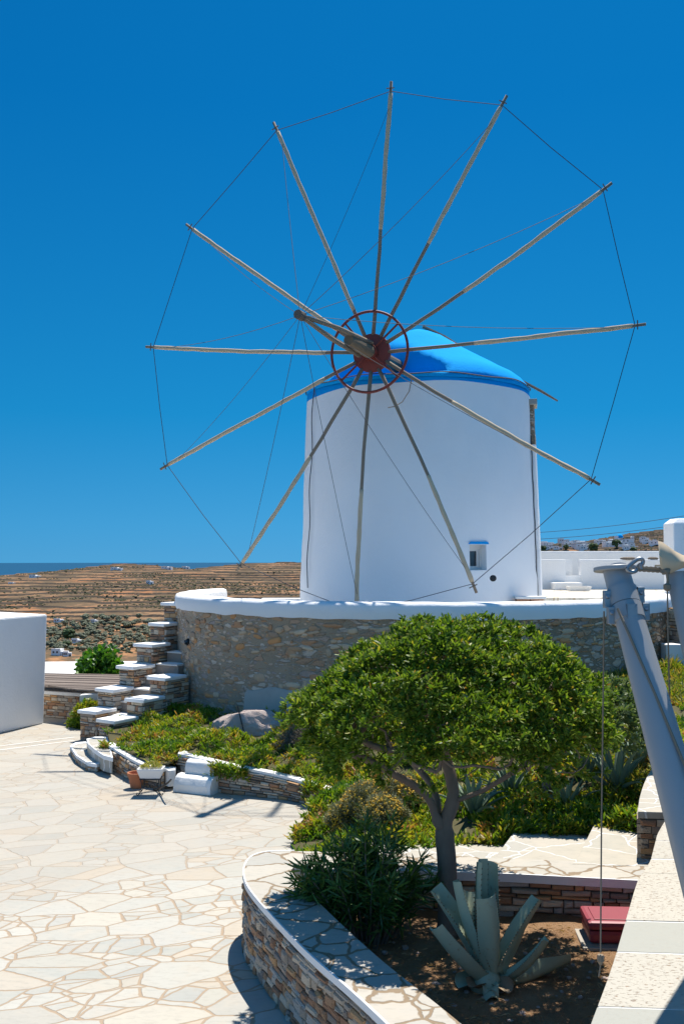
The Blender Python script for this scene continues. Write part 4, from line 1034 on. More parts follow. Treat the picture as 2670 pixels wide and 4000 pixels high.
# ================================================================== staircase left of the round wall
sd = Vector((.53, .85)).normalized()
def parapet(label, items, w, l):
    base = atd(items[0][0], items[0][1], items[0][2])
    t = thing('stepped_parapet', label, 'wall', (base.x, base.y, 0))
    for i, (x, y, Y, z0) in enumerate(items):
        p = atd(x, y, Y); ex = l + .12
        c = (p.x + sd.x*(ex/2 - l/2), p.y + sd.y*(ex/2 - l/2))
        poly = rect(c, sd, ex, w)
        b = stone_block(t, poly, z0, p.z - .06, 'pillar', hh=(.03, .11), ll=(.06, .34), relief=.035)
        mb = MB(); cp = rect((p.x - sd.x*.01, p.y - sd.y*.01), sd, l + .10, w + .10)
        cp = [(q[0] + rnd.uniform(-.02, .02), q[1] + rnd.uniform(-.02, .02)) for q in cp]
        mb.prism(cp, p.z - .058, p.z + .012); mb.build('white_cap', M['plaster'], t, bevel=.02)
    return t
parapet('outer stepped stone parapet with white caps beside the staircase', [(383, 2770, 19.8, 0), (449, 2686, 20.3, 0), (531, 2598, 20.8, 0), (597, 2513, 21.3, 0), (648, 2433, 21.8, .3), (700, 2354, 22.3, .6)], .40, .52)
parapet('inner stepped stone parapet nearest the curved wall', [(462, 2804, 19.0, .1), (568, 2724, 19.55, .1), (655, 2640, 20.1, .2)], .40, .56)
st = thing('staircase', 'white edged stone staircase between the two stepped parapets', 'stairs', (-4.4, 19.3, 0))
for k in range(9):
    o = Vector((-4.42, 19.6)) + sd * (.34 * k); z = .22 + .22*k
    if k >= 0:
        mb = MB(); mb.obox(o, sd, .44, .62, max(z - .6, -.1), z); mb.mi = 1; mb.obox((o.x - sd.x*.01, o.y - sd.y*.01), sd, .46, .60, z + .001, z + .035); mb.build('tread', [M['stone'], M['plaster']], st, bevel=.01)
def px_prism(poly, z0, z1, nm, mats, par, grow=0):
    P = [at(x, y, z1) for x, y in poly]; P = [(p.x, p.y) for p in P]
    mb = MB(); mb.prism(P, z0, z1); return mb.build(nm, mats, par, bevel=.012)
lowA = [(276, 2916), (296, 2903), (335, 2899), (360, 2912), (385, 2940), (420, 2960), (412, 2974), (378, 2986), (345, 2981), (300, 2952)]
lowB = [(340, 2888), (372, 2880), (420, 2880), (440, 2960), (405, 2951), (378, 2934), (346, 2907)]
px_prism(lowA, .0, .13, 'landing', M['steps'], st)
P = [at(x, y, .13) for x, y in lowA]; ring = [(p.x, p.y) for p in P] + [(P[0].x, P[0].y)]
mb = MB(); R1 = np.array(ring); cen = R1[:-1].mean(0); strip_solid(mb, cen + (R1 - cen)*1.03, cen + (R1 - cen)*.90, .085, .137); mb.build('landing_edge', M['plaster'], st)
mb = MB(); lay_stones(mb, [tuple(cen + (q - cen)*1.005) for q in R1[::-1][:-1]], 0, .09, -1 if False else 1, hh=(.08, .1), ll=(.1, .25), relief=.02, closed=True); mb.build('landing_face', M['stone'], st)
px_prism(lowB, .05, .31, 'lower_step', M['steps'], st)
P = [at(x, y, .31) for x, y in lowB]; R1 = np.array([(p.x, p.y) for p in P] + [(P[0].x, P[0].y)]); cen = R1[:-1].mean(0)
mb = MB(); strip_solid(mb, cen + (R1 - cen)*1.03, cen + (R1 - cen)*.9, .25, .317); mb.build('step_edge', M['plaster'], st)

# ================================================================== low walls and planted beds
WL = [at(408, 2988), at(470, 3025), at(555, 3072), at(640, 3085)]
WLp = smooth_path([(p.x, p.y, 0) for p in WL], 40)[:, :2]
def low_wall(label, P, ztop, name='low_stone_wall'):
    n = len(P); zt = np.interp(np.linspace(0, 1, n), np.linspace(0, 1, len(ztop)), ztop)
    c = P.mean(0); t = thing(name, label, 'wall', (c[0], c[1], 0))
    Bk = offset(P, -.26)
    mb = MB(); mb.mi = 1; strip_solid(mb, offset(P, -.012), Bk, -.05, zt - .02); mb.mi = 0
    lay_stones(mb, P, 0, zt - .03, 1, hh=(.025, .09), ll=(.06, .3), relief=.035)
    mb.build('stone_body', [M['stone'], M['mortar']], t)
    mb = MB(); strip_solid(mb, offset(P, .012 - .02), offset(P, -.15), zt - .028, zt + .012); mb.build('white_edge', M['plaster_old'], t)
    return t
low_wall('low stone garden wall from the stairs to the flower pot', WLp, [.36, .34, .32, .30])
WR = [at(692, 3062), at(860, 3100), at(960, 3108), at(1100, 3122), at(1230, 3148), at(1360, 3175)]
WRp = smooth_path([(p.x, p.y, 0) for p in WR], 60)[:, :2]
WRp = np.vstack([[WRp[0][0] - .02, WRp[0][1] + .55], [WRp[0][0] - .02, WRp[0][1] + .28], WRp])
low_wall('longer low stone garden wall behind the white stone blocks', WRp, [.46, .46, .45, .42, .38, .34, .30, .26, .22])

def patch(front, back, n, m):
    Fp = resample(front, n); Bp = resample(back, n)
    t = np.linspace(0, 1, m)[:, None, None]
    G = Fp[None] * (1 - t) + Bp[None] * t
    tt = np.linspace(0, 1, m)[:, None]
    G[..., 2] += (fbm(G[..., 0] * 1.3, G[..., 1] * 1.3, 4, 31) - .45) * .34 * np.minimum(1, np.minimum(tt * 5, (1 - tt) * 5))
    return G
def patch_mesh(G, name, mat, **kw):
    m, n, _ = G.shape; i = np.arange(m*n).reshape(m, n)
    q = np.stack([i[:-1, :-1], i[:-1, 1:], i[1:, 1:], i[1:, :-1]], -1).reshape(-1, 4)
    mb = MB(); mb.add(G.reshape(-1, 3), q.tolist()); return tag(mb.build(name, mat, smooth=True), **kw)
def patch_sample(G, dens):
    m, n, _ = G.shape
    a = G[:-1, :-1]; b = G[:-1, 1:]; d = G[1:, :-1]; c = G[1:, 1:]
    ar = np.linalg.norm(np.cross(b - a, d - a), axis=-1)
    cnt = rng.poisson(ar * dens)
    I, J = np.nonzero(cnt > 0); rep = cnt[I, J]; I = np.repeat(I, rep); J = np.repeat(J, rep)
    u, v = rng.random(len(I))[:, None], rng.random(len(I))[:, None]
    return (a[I, J]*(1-u) + b[I, J]*u)*(1-v) + (d[I, J]*(1-u) + c[I, J]*u)*v
def ice_plants(name, label, G, dens, mat, L=.075, w=.017, k=5, hang=None):
    P = patch_sample(G, dens)
    lump = fbm(P[:, 0]*2.2, P[:, 1]*2.2, 3, 77)
    P = P[lump > .33]; lump = lump[lump > .33]
    P[:, 2] += (lump - .42) * .42
    if hang is not None: P = np.vstack([P, hang])
    n = len(P); D = unit(np.stack([rng.normal(0, .6, (n, k)), rng.normal(-.15, .6, (n, k)), np.full((n, k), .75)], -1))
    B = P[:, None] + rng.normal(0, .022, (n, k, 3))
    mb = MB(); leaves(mb, B.reshape(-1, 3), D.reshape(-1, 3), L * rng.uniform(.6, 1.3, n*k), w * rng.uniform(.8, 1.2, n*k), bend=.2, shape=(.6, 1., .8, .0))
    return tag(mb.build(name, mat), label, 'ground cover', kind='stuff')
lf = np.vstack([[WLp[0][0] - .25, WLp[0][1] + 1.2, .45], np.c_[offset(WLp, -.10), np.full(len(WLp), .36)], np.c_[offset(WRp[2:], -.10), np.interp(np.linspace(0, 1, len(WRp)-2), [0, 1], [.46, .24])]])
lb = [(-4.05, 20.0, .42), (-3.55, 20.4, .45), (-3.1, 20.0, .55), (-2.6, 19.1, .70), (-1.9, 18.4, .55), (-1.0, 17.95, .75), (.2, 17.6, .95)]
GL = patch(lf, lb, 90, 40)
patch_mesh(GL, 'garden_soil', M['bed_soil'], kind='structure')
hang = []
for P_, zt in ((WLp, .34), (WRp[2:], None)):
    for i, q in enumerate(offset(P_, .03)):
        z = zt if zt else np.interp(i, [0, len(P_)], [.46, .24])
        if vnoise(np.array(q[0]*2.3), np.array(q[1]*2.3), 5) > .62:
            for _ in range(9): hang.append((q[0] + rng.normal(0, .03), q[1] + rng.normal(0, .03), z + .03 - abs(rng.normal(0, .10))))
ice_plants('ice_plants', 'green and yellow ice plants spilling over the low garden walls', GL, 330, M['ice'], .09, .022, 6, np.array(hang))
rf = [(.10, 14.25, .22), (-.58, 13.35, .04), (-.62, 12.5, .04), (-.50, 11.9, .05), (-.1, 11.3, .2), (.5, 10.9, .36), (1.3, 11.1, .42), (2.0, 11.1, .54), (2.7, 11.0, .66), (3.3, 10.6, .74), (4.3, 13, 1.1), (5.8, 15.6, 1.2)]
rb = [(.2, 17.6, .95), (1.0, 17.5, 1.0), (2.0, 17.5, 1.05), (3.2, 17.6, 1.15), (4.2, 18.0, 1.25), (5.2, 18.8, 1.35), (6.2, 19.8, 1.42), (6.9, 20.9, 1.45), (7.4, 21.5, 1.5), (8.6, 21.5, 1.5)]
GR = patch(rf, rb, 90, 44)
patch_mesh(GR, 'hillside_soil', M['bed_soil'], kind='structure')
hg = []
for q in resample(rf[3:], 240):
    for _ in range(10): hg.append((q[0] + rng.normal(0, .06), q[1] + abs(rng.normal(0, .15)), q[2] - .02 - abs(rng.normal(0, .06))))
ice_plants('ice_plants', 'taller ice plants and weeds on the slope behind the tree', GR, 300, M['ice'], .10, .024, 6, np.array(hg))
G2 = GR[4:, 45:]; ice_plants('dry_ground_cover', 'yellowing dry ground cover below the right of the curved wall', G2, 60, M['ice_dry'], .2, .018, 6)

# boulder + rebar + shrubs
def rock(name, label, c, s, mat, seed):
    v, f = ico(4); n = np.array([mnoise.fractal(Vector(p)*1.4 + Vector((seed, 0, 0)), 1., 2., 5) for p in v])[:, None]
    n2 = np.array([mnoise.noise(Vector(p)*5 + Vector((seed, 3, 0))) for p in v])[:, None]
    mb = MB(); mb.add(v*(1 + .22*n + .05*n2)*np.array(s) + np.array(c), f); return tag(mb.build(name, mat, loc=c), label, 'rock')
def mat_rock():
    t = NT('rock'); n = t.noise(4, 8, rough=.75); v = t.n('ShaderNodeTexVoronoi', feature='DISTANCE_TO_EDGE'); v.inputs['Scale'].default_value = 3.2
    wv = t.noise(3, 4); mv = t.n('ShaderNodeVectorMath', operation='MULTIPLY_ADD'); t.l(wv.outputs['Color'], mv.inputs[0]); mv.inputs[1].default_value = (.5, .5, .5); t.l(t.pos(), mv.inputs[2]); t.l(mv.outputs[0], v.inputs['Vector'])
    c = t.mix(n.outputs[0], (.36, .29, .26), (.60, .48, .42)); k = t.ramp(v.outputs['Distance'], [(0, (1, 1, 1)), (.05, (0, 0, 0))])
    c = t.mix(t.math('MULTIPLY', k, .5), c, (.5, .46, .42)); return t.bsdf(c, .95, t.bump(n.outputs[0], 1., .08), .15)
M['rock'] = mat_rock()
c = atd(985, 2850, 17.5); rock('boulder', 'grey pink rock outcrop under the concrete footing of the curved wall', (c.x, 17.5, .42), (.75, .4, .5), M['rock'], 3)
a, b = atd(928, 2758, 17.25), atd(952, 2822, 17.1); mb = MB(); mb.tube([b - V(0, 0, .15), a], .012, 5); tag(mb.build('iron_rod', M['black_iron'], loc=b), 'thin dark iron rod sticking up before the rock outcrop', 'rod')
c = atd(1165, 2960, 16.4); bush('dry_shrub', 'dry brown leafless shrub left of the tree crown', 'shrub', c, .34, M['dry'], 700, 5, .12, .008, 12, zsc=.75)
c = atd(345, 2815, 21.2); bush('ice_plant_clump', 'yellow green ice plant clump left of the outer stair parapet', 'plant', (c.x, 21.2, .0), .36, M['ice'], 900, 5, .09, .03, 5, zsc=.75)
def santolina(label, c, r):
    t = bush('santolina', label, 'shrub', c, r, M['santolina'], 1100, 6, .07, .008, 6, zsc=.5, parts=('foliage', 'stem'))
    P = rand_dirs(420); P[:, 2] = np.abs(P[:, 2]); P = P * np.array([r, r, r]) * rng.uniform(.95, 1.08, (420, 1)) + np.array(c); v, f = ico(1); mb = MB()
    for p in P[P[:, 1] < c[1] + r*.6]: mb.add((v*rng.uniform(.010, .016) + p).astype(np.float32), f)
    mb.build('flower_heads', M['yellow'], t)['kind'] = 'stuff'
for x, y, Y, r, lb in ((1440, 3165, 12.3, .34, 'yellow flowering santolina left of the tree trunk'), (1560, 3130, 12.4, .30, 'grey santolina mound directly left of the tree fork'), (1500, 3200, 11.9, .26, 'santolina mound with yellow flowers behind the oleander'), (1345, 3215, 12.4, .22, 'smallest santolina mound beside the plaza edge')):
    p = atd(x, y, Y); santolina(lb, (p.x, p.y, p.z), r)

# ---- log blocks, planter stand, pot
def octo(t_or_none, name, c, L, d, h, dx, label):
    dx = Vector(dx).normalized(); dy = Vector((-dx.y, dx.x)); prof = [(-d/2, 0), (d/2, 0), (d/2, h*.55), (d*.32, h*.9), (d*.12, h), (-d*.18, h), (-d*.36, h*.86), (-d/2, h*.5)]
    vs = []
    n_ = len(prof); xs = np.linspace(-L/2, L/2, 9)
    for a in xs:
        for b, z in prof:
            w = .008*mnoise.noise(Vector((a*6, b*9, z*9)))
            vs.append((c[0] + dx.x*a + dy.x*(b+w), c[1] + dx.y*a + dy.y*(b+w), c[2] + z + w*.8*(z > 0)))
    mb = MB(); mb.add(vs, [(i*n_ + j, (i+1)*n_ + j, (i+1)*n_ + (j+1) % n_, i*n_ + (j+1) % n_)[::-1] for i in range(8) for j in range(n_)] + [tuple(range(n_)), tuple(range(8*n_, 9*n_))[::-1]])
    return tag(mb.build(name, M['plaster_old'], loc=c, bevel=.008, auto=40), label, 'stone block')
a, b, e = at(682, 3095), at(826, 3111), at(865, 3088); dd = (b - a).to_2d(); de = (e - b).to_2d()
cc = (a + e) / 2
octo(None, 'white_stone_block', (cc.x, cc.y, 0.), dd.length, .36, .25, (dd.x, dd.y), 'lower long white painted stone block by the garden wall')
nd = Vector((-dd.y, dd.x)).normalized()
octo(None, 'white_stone_block', (cc.x + nd.x*.12 + .02, cc.y + nd.y*.12, .252), dd.length*.78, .25, .20, (dd.x, dd.y), 'smaller white stone block lying on top of the lower one')
p = at(590, 3104)
ps = thing('plant_stand', 'black wrought iron stand with scrolled legs on the plaza', 'plant stand', p)
for sx, sy in ((-1, -1), (1, -1), (1, 1), (-1, 1)):
    x, y = p.x + sx*.14, p.y + sy*.10; mb = MB()
    mb.tube([(x, y, .245), (x - sx*.02, y, .16), (x - sx*.01, y, .08), (x + sx*.02, y, .03), (x + sx*.045, y, .012), (x + sx*.06, y, .03), (x + sx*.045, y, .045)], .008, 6); mb.build('leg', M['black_iron'], ps)
mb = MB(); mb.tube([(p.x - .15, p.y - .11, .25), (p.x + .15, p.y - .11, .25), (p.x + .15, p.y + .11, .25), (p.x - .15, p.y + .11, .25), (p.x - .15, p.y - .11, .25)], .009, 6); mb.build('top_frame', M['black_iron'], ps)
for sg in (-1, 1):
    mb = MB(); pts = [(p.x + sg*(.035 + .05*math.cos(a)*(1 - a/9)), p.y - .11, .15 + .05*math.sin(a)*(1 - a/9)) for a in np.linspace(0, 8, 30)]; mb.tube(pts, .006, 5); mb.build('scroll', M['black_iron'], ps)
tp = thing('planter_trough', 'weathered white rectangular planter with yellow succulents on the iron stand', 'planter', (p.x, p.y, .26))
mb = MB(); ob = [(-.145, -.10), (.145, -.10), (.145, .10), (-.145, .10)]; ot = [(-.19, -.13), (.19, -.13), (.19, .13), (-.19, .13)]; oi = [(-.165, -.105), (.165, -.105), (.165, .105), (-.165, .105)]
vs = [(p.x+x, p.y+y, .262) for x, y in ob] + [(p.x+x, p.y+y, .38) for x, y in ot] + [(p.x+x, p.y+y, .405) for x, y in ot] + [(p.x+x, p.y+y, .405) for x, y in oi] + [(p.x+x, p.y+y, .36) for x, y in oi]
mb.add(vs, [(3, 2, 1, 0)] + [(r*4+i, r*4+(i+1) % 4, r*4+4+(i+1) % 4, r*4+4+i) for r in range(4) for i in range(4)] + [(16, 17, 18, 19)]); mb.build('trough_body', M['plaster_old'], tp)
P = np.c_[rng.uniform(-.15, .15, 60), rng.uniform(-.09, .09, 60), np.full(60, .40)]; P[:, 2] += .06*(1 - (P[:, 0]/.17)**2) * rng.uniform(.4, 1.1, 60); P[:, :2] += np.array([p.x, p.y])
mb = MB(); rosettes(mb, P, unit(np.c_[rng.normal(0, .3, (60, 2)), np.ones(60)]), 12, .04, .016, (.3, 1.3)); mb.build('succulents', M['succulent'], tp)
q = at(532, 3078); mb = MB(); mb.lathe([(.085, 0), (.12, .19), (.135, .19), (.14, .24), (.115, .24), (.105, .19), (.06, .17)], (q.x, q.y, 0), 24); tag(mb.build('terracotta_pot', M['terracotta'], loc=(q.x, q.y, 0), auto=40), 'round terracotta pot behind the planter stand', 'pot')
a, b, c_ = at(655, 3060, .25), at(630, 3075, .1), at(612, 3090, .01); mb = MB(); mb.tube(smooth_path([at(668, 3045, .33), a, b, c_, at(600, 3085, .012)], 20), .014, 6); tag(mb.build('garden_hose', M['black_iron'], loc=c_), 'black hose coming down between the two garden walls', 'hose')
px_prism([(632, 2995), (650, 2988), (688, 2996), (684, 3008), (660, 3010), (640, 3004)], .05, .30, 'gap_stone', M['plaster_old'], None)
tag(bpy.data.objects['gap_stone'], 'small white capped stone between the two garden walls', 'stone'); bpy.data.objects['gap_stone'].name = 'capped_stone'

# ================================================================== foreground planter
CZ = .67
out_px = [(1150, 3322), (1040, 3324), (985, 3338), (955, 3370), (948, 3410), (960, 3455), (1000, 3510), (1092, 3610), (1205, 3728), (1385, 3881), (1520, 4010), (1700, 4180), (1950, 4420)]
in_px = [(1175, 3386), (1150, 3388), (1138, 3390), (1137, 3398), (1140, 3410), (1154, 3430), (1185, 3465), (1272, 3553), (1370, 3645), (1500, 3762), (1640, 3870), (1815, 4010), (2080, 4240)]
N_ = 60
def px_path(pp, z, n=N_): return smooth_path([tuple(at(x, y, z)) for x, y in pp], n)[:, :2]
OP, IP = px_path(out_px, CZ), px_path(in_px, CZ)
pl = thing('planter_wall', 'curved foreground stone planter wall with flagstone coping', 'wall', (OP[25][0], OP[25][1], 0))
face = offset(OP, -.03) if False else OP
cen = IP.mean(0)
def toward(P, Q, d): v = unit(Q - P); return P + v*d
FA = toward(OP, IP, .03)
mb = MB(); mb.mi = 1; strip_solid(mb, toward(OP, IP, .05), toward(IP, OP, .05), -.05, CZ - .045); mb.mi = 0
lay_stones(mb, FA, 0, CZ - .05, 1 if np.cross(FA[30] - FA[29], OP[30] - FA[30]) < 0 else -1, hh=(.035, .085), ll=(.06, .19), relief=.035, gap=.005)
lay_stones(mb, toward(IP, OP, .03), .15, CZ - .05, -1 if np.cross(FA[30] - FA[29], OP[30] - FA[30]) < 0 else 1, hh=(.04, .1), ll=(.08, .2), relief=.03)
mb.build('stone_body', [M['stone_near'], M['mortar_light']], pl)
mb = MB(); strip_solid(mb, OP, IP, CZ - .044, CZ); mb.build('flagstone_coping', M['coping'], pl)
mb = MB(); strip_solid(mb, toward(OP, IP, -.006), toward(OP, IP, .012), CZ - .05, CZ + .004); mb.build('white_edge', M['plaster'], pl)
# back wall of the planter
bk_front = [at(1150, 3392, CZ), at(1500, 3398, CZ), at(1972, 3412, CZ), at(2520, 3441, CZ)]
bk_back = [at(1150, 3324, CZ), at(1500, 3330, CZ), at(1780, 3343, CZ), at(2560, 3378, CZ)]
BF = resample([(p.x, p.y) for p in bk_front], 30); BB = resample([(p.x, p.y) for p in bk_back], 30)
bw = thing('planter_back_wall', 'straight stone wall with flagstone coping shaded by the tree', 'wall', (BF[15][0], BF[15][1], 0))
mb = MB(); mb.mi = 1; strip_solid(mb, toward(BF, BB, .06), toward(BB, BF, .03), -.05, CZ - .06); mb.mi = 0
lay_stones(mb, toward(BF, BB, .03), .15, CZ - .07, 1, hh=(.03, .10), ll=(.07, .3), relief=.045); mb.build('stone_body', [M['stone_near'], M['mortar']], bw)
mb = MB(); strip_solid(mb, BF, BB, CZ - .05, CZ - .002); mb.build('flagstone_coping', M['coping'], bw)
mb = MB(); strip_solid(mb, toward(BF, BB, -.006), toward(BF, BB, .012), CZ - .075, CZ + .002); mb.build('white_edge', M['plaster'], bw)
# path and steps beyond
stp = thing('garden_steps', 'broad flagstone steps with white joints behind the planter', 'steps', (2.0, 10, .6))
def px_slab(poly, z, h, nm): 
    P = [at(x, y, z) for x, y in poly]; mb = MB(); mb.prism([(p.x, p.y) for p in P], z - h, z); return mb.build(nm, M['steps'], stp, bevel=.012)
px_slab([(1440, 3340), (1450, 3290), (1780, 3262), (2010, 3270), (2080, 3380), (1780, 3375), (1440, 3360)], .43, .4, 'path_slab')
px_slab([(1935, 3343), (2010, 3243), (2290, 3262), (2310, 3385), (1905, 3385)], .55, .5, 'tread')
px_slab([(2255, 3345), (2325, 3205), (2530, 3218), (2640, 3300), (2600, 3385), (2230, 3375)], .672, .6, 'tread')
# soil
mb = MB(); g = 70; xs = np.linspace(-.9, 2.9, g); ys = np.linspace(3.0, 9.7, g); X, Y = np.meshgrid(xs, ys)
Z = .30 + (fbm(X*2.2, Y*2.2, 4, 8) - .45)*.10
def left_lim(y): 
    mid = toward(OP, IP, .2); o = np.argsort(mid[8:, 1]); return np.interp(y, mid[8:, 1][o], mid[8:, 0][o])
XL = left_lim(Y); X = XL + (X - X.min()) / (X.max() - X.min()) * (3.0 - XL)
i = np.arange(g*g).reshape(g, g); q = np.stack([i[:-1, :-1], i[:-1, 1:], i[1:, 1:], i[1:, :-1]], -1).reshape(-1, 4)
mb.add(np.stack([X, Y, Z], -1).reshape(-1, 3), q.tolist()); tag(mb.build('planter_soil', M['soil'], smooth=True), kind='structure')
# litter on the soil
n = 6000; Y_ = rng.uniform(5.2, 9.0, n); X_ = left_lim(Y_) + .25 + rng.random(n)*(2.6 - left_lim(Y_) - .25)
P = np.c_[X_, Y_, .31 + (fbm(X_*2.2, Y_*2.2, 4, 8) - .45)*.10]
mb = MB(); leaves(mb, P, np.c_[rng.normal(size=(n, 2)), rng.normal(0, .12, n)], rng.uniform(.02, .075, n), rng.uniform(.004, .011, n)); tag(mb.build('dry_litter', M['straw']), 'dry leaves and straw scattered on the planter soil', 'litter', kind='stuff')
v, f = ico(1); mb = MB()
for k in range(160):
    y = rng.uniform(5.6, 8.9); x = left_lim(y) + .25 + rng.random()*(2.4 - left_lim(y) - .25); s = rng.uniform(.008, .035)
    mb.add((v*(1 + rng.uniform(-.25, .25, (len(v), 1)))*s*np.array([1, 1, .6]) + np.array([x, y, .31])).astype(np.float32), f)
tag(mb.build('pebbles', M['rock']), 'small stones lying on the planter soil', 'pebbles', kind='stuff')

# right boundary wall with white slabs
HZ = 1.20
re_px = [(2640, 3130), (2565, 3255), (2538, 3362), (2486, 3441), (2401, 3734), (2367, 3836), (2305, 4000), (2240, 4180)]
RE = resample([tuple(at(x, y, HZ))[:2] for x, y in re_px], 40)
rw = thing('boundary_wall', 'thick wall topped with pale stone slabs at the lower right', 'wall', (RE[20][0], RE[20][1], 0))
RO = RE + np.array([1.9, -.15])
mb = MB(); mb.mi = 1; strip_solid(mb, toward(RE, RO, .07), RO, -.05, HZ - .08); mb.mi = 0
lay_stones(mb, toward(RE, RO, .05), .2, HZ - .085, 1, hh=(.05, .1), ll=(.1, .28), relief=.03); mb.build('stone_body', [M['stone_near'], M['mortar']], rw)
def mat_slab():
    t = NT('pitted_slab'); n = t.noise(3, 5); n2 = t.noise(1, 5, t.mapping((26, 62, 30), (0, 0, .2)), .7); n3 = t.noise(1.6, 3); n4 = t.noise(60, 3)
    oi = t.n('ShaderNodeObjectInfo'); c = t.ramp(oi.outputs['Random'], [(0, (.33, .335, .30)), (.42, (.37, .365, .32)), (.5, (.50, .455, .38)), (1, (.46, .43, .365))])
    pit = t.math('GREATER_THAN', oi.outputs['Random'], .4)
    m = t.math('MULTIPLY', t.math('MULTIPLY', t.math('SUBTRACT', n2.outputs[0], .57, True), 11, True), t.math('ADD', t.math('MULTIPLY', pit, .8), .12))
    c = t.mix(t.math('MULTIPLY', n.outputs[0], .5), c, (.40, .385, .33)); c = t.mix(m, c, (.40, .20, .09))
    c = t.mix(t.math('MULTIPLY', n4.outputs[0], .25), c, (.28, .27, .24))
    return t.bsdf(c, .8, t.bump(t.math('SUBTRACT', n.outputs[0], t.math('MULTIPLY', m, .4)), .8, .015), .3)
M['slab'] = mat_slab()
cuts = [0, 5, 10.4, 14.2, 17.0, 24.5, 28.4, 34, 39]
for a, b in zip(cuts[:-1], cuts[1:]):
    ss = np.linspace(a + .055, b - .055, 6); I_ = np.stack([np.interp(ss, range(40), RE[:, 0]), np.interp(ss, range(40), RE[:, 1])], 1); O_ = np.stack([np.interp(ss, range(40), RO[:, 0]), np.interp(ss, range(40), RO[:, 1])], 1)
    mb = MB(); strip_solid(mb, I_, O_, HZ - .078, HZ + rnd.uniform(-.003, .003)); mb.build('coping_slab', M['slab'], rw, bevel=.006)
mb = MB(); strip_solid(mb, toward(RE, RO, .006), RO, HZ - .076, HZ - .004); mb.build('white_joint', M['plaster'], rw)
# wall going back on the right
fp = [at(2497, 3170, 1.12), at(2500, 3120, 1.12), at(2525, 3040, 1.12), at(2575, 2960, 1.12), at(2680, 2800, 1.12), at(2900, 2700, 1.12)]
FP = smooth_path([tuple(p) for p in fp], 40)[:, :2]; FO = FP + np.array([.95, -.1])
fw = thing('rear_boundary_wall', 'low pale topped stone wall curving back behind the grey mast', 'wall', (FP[10][0], FP[10][1], .5))
mb = MB(); mb.mi = 1; strip_solid(mb, toward(FP, FO, .05), FO, 0, 1.05); mb.mi = 0; lay_stones(mb, toward(FP, FO, .03)[::-1], .5, 1.05, -1, hh=(.05, .1), ll=(.1, .3)); 
e = [tuple(FO[0]), tuple(FP[0])]; lay_stones(mb, [tuple(FP[0] + (.0, .0)), tuple(FO[0])], .5, 1.05, 1, hh=(.05, .1), ll=(.1, .3)); mb.build('stone_body', [M['stone_near'], M['mortar']], fw)
mb = MB(); strip_solid(mb, FP - np.array([.02, .0]), FO, 1.052, 1.12); mb.build('coping', M['steps'], fw, bevel=.01)

# ---- red box
p = at(2345, 3690, .32); rbx = thing('red_box', 'red plastic box half hidden under the boundary wall', 'box', (p.x, p.y, .3))
dx = Vector((1, -.06)); c = (p.x + .15, p.y + .20)
mb = MB(); mb.obox(c, dx, .46, .40, .32, .43); mb.build('box_body', M['red_plastic'], rbx, bevel=.035)
mb = MB(); mb.obox(c, dx, .49, .43, .435, .505); mb.build('lid', M['red_plastic'], rbx, bevel=.034)
mb = MB(); mb.obox(c, dx, .36, .30, .503, .512); mb.build('lid_panel', M['red_plastic'], rbx, bevel=.004)
mb = MB(); mb.obox((c[0] - .05, c[1] - .05), dx, .50, .44, .27, .315); tag(mb.build('base_slab', M['concrete'], loc=(c[0], c[1], .27), bevel=.01), 'broken concrete slab under the red box', 'slab')

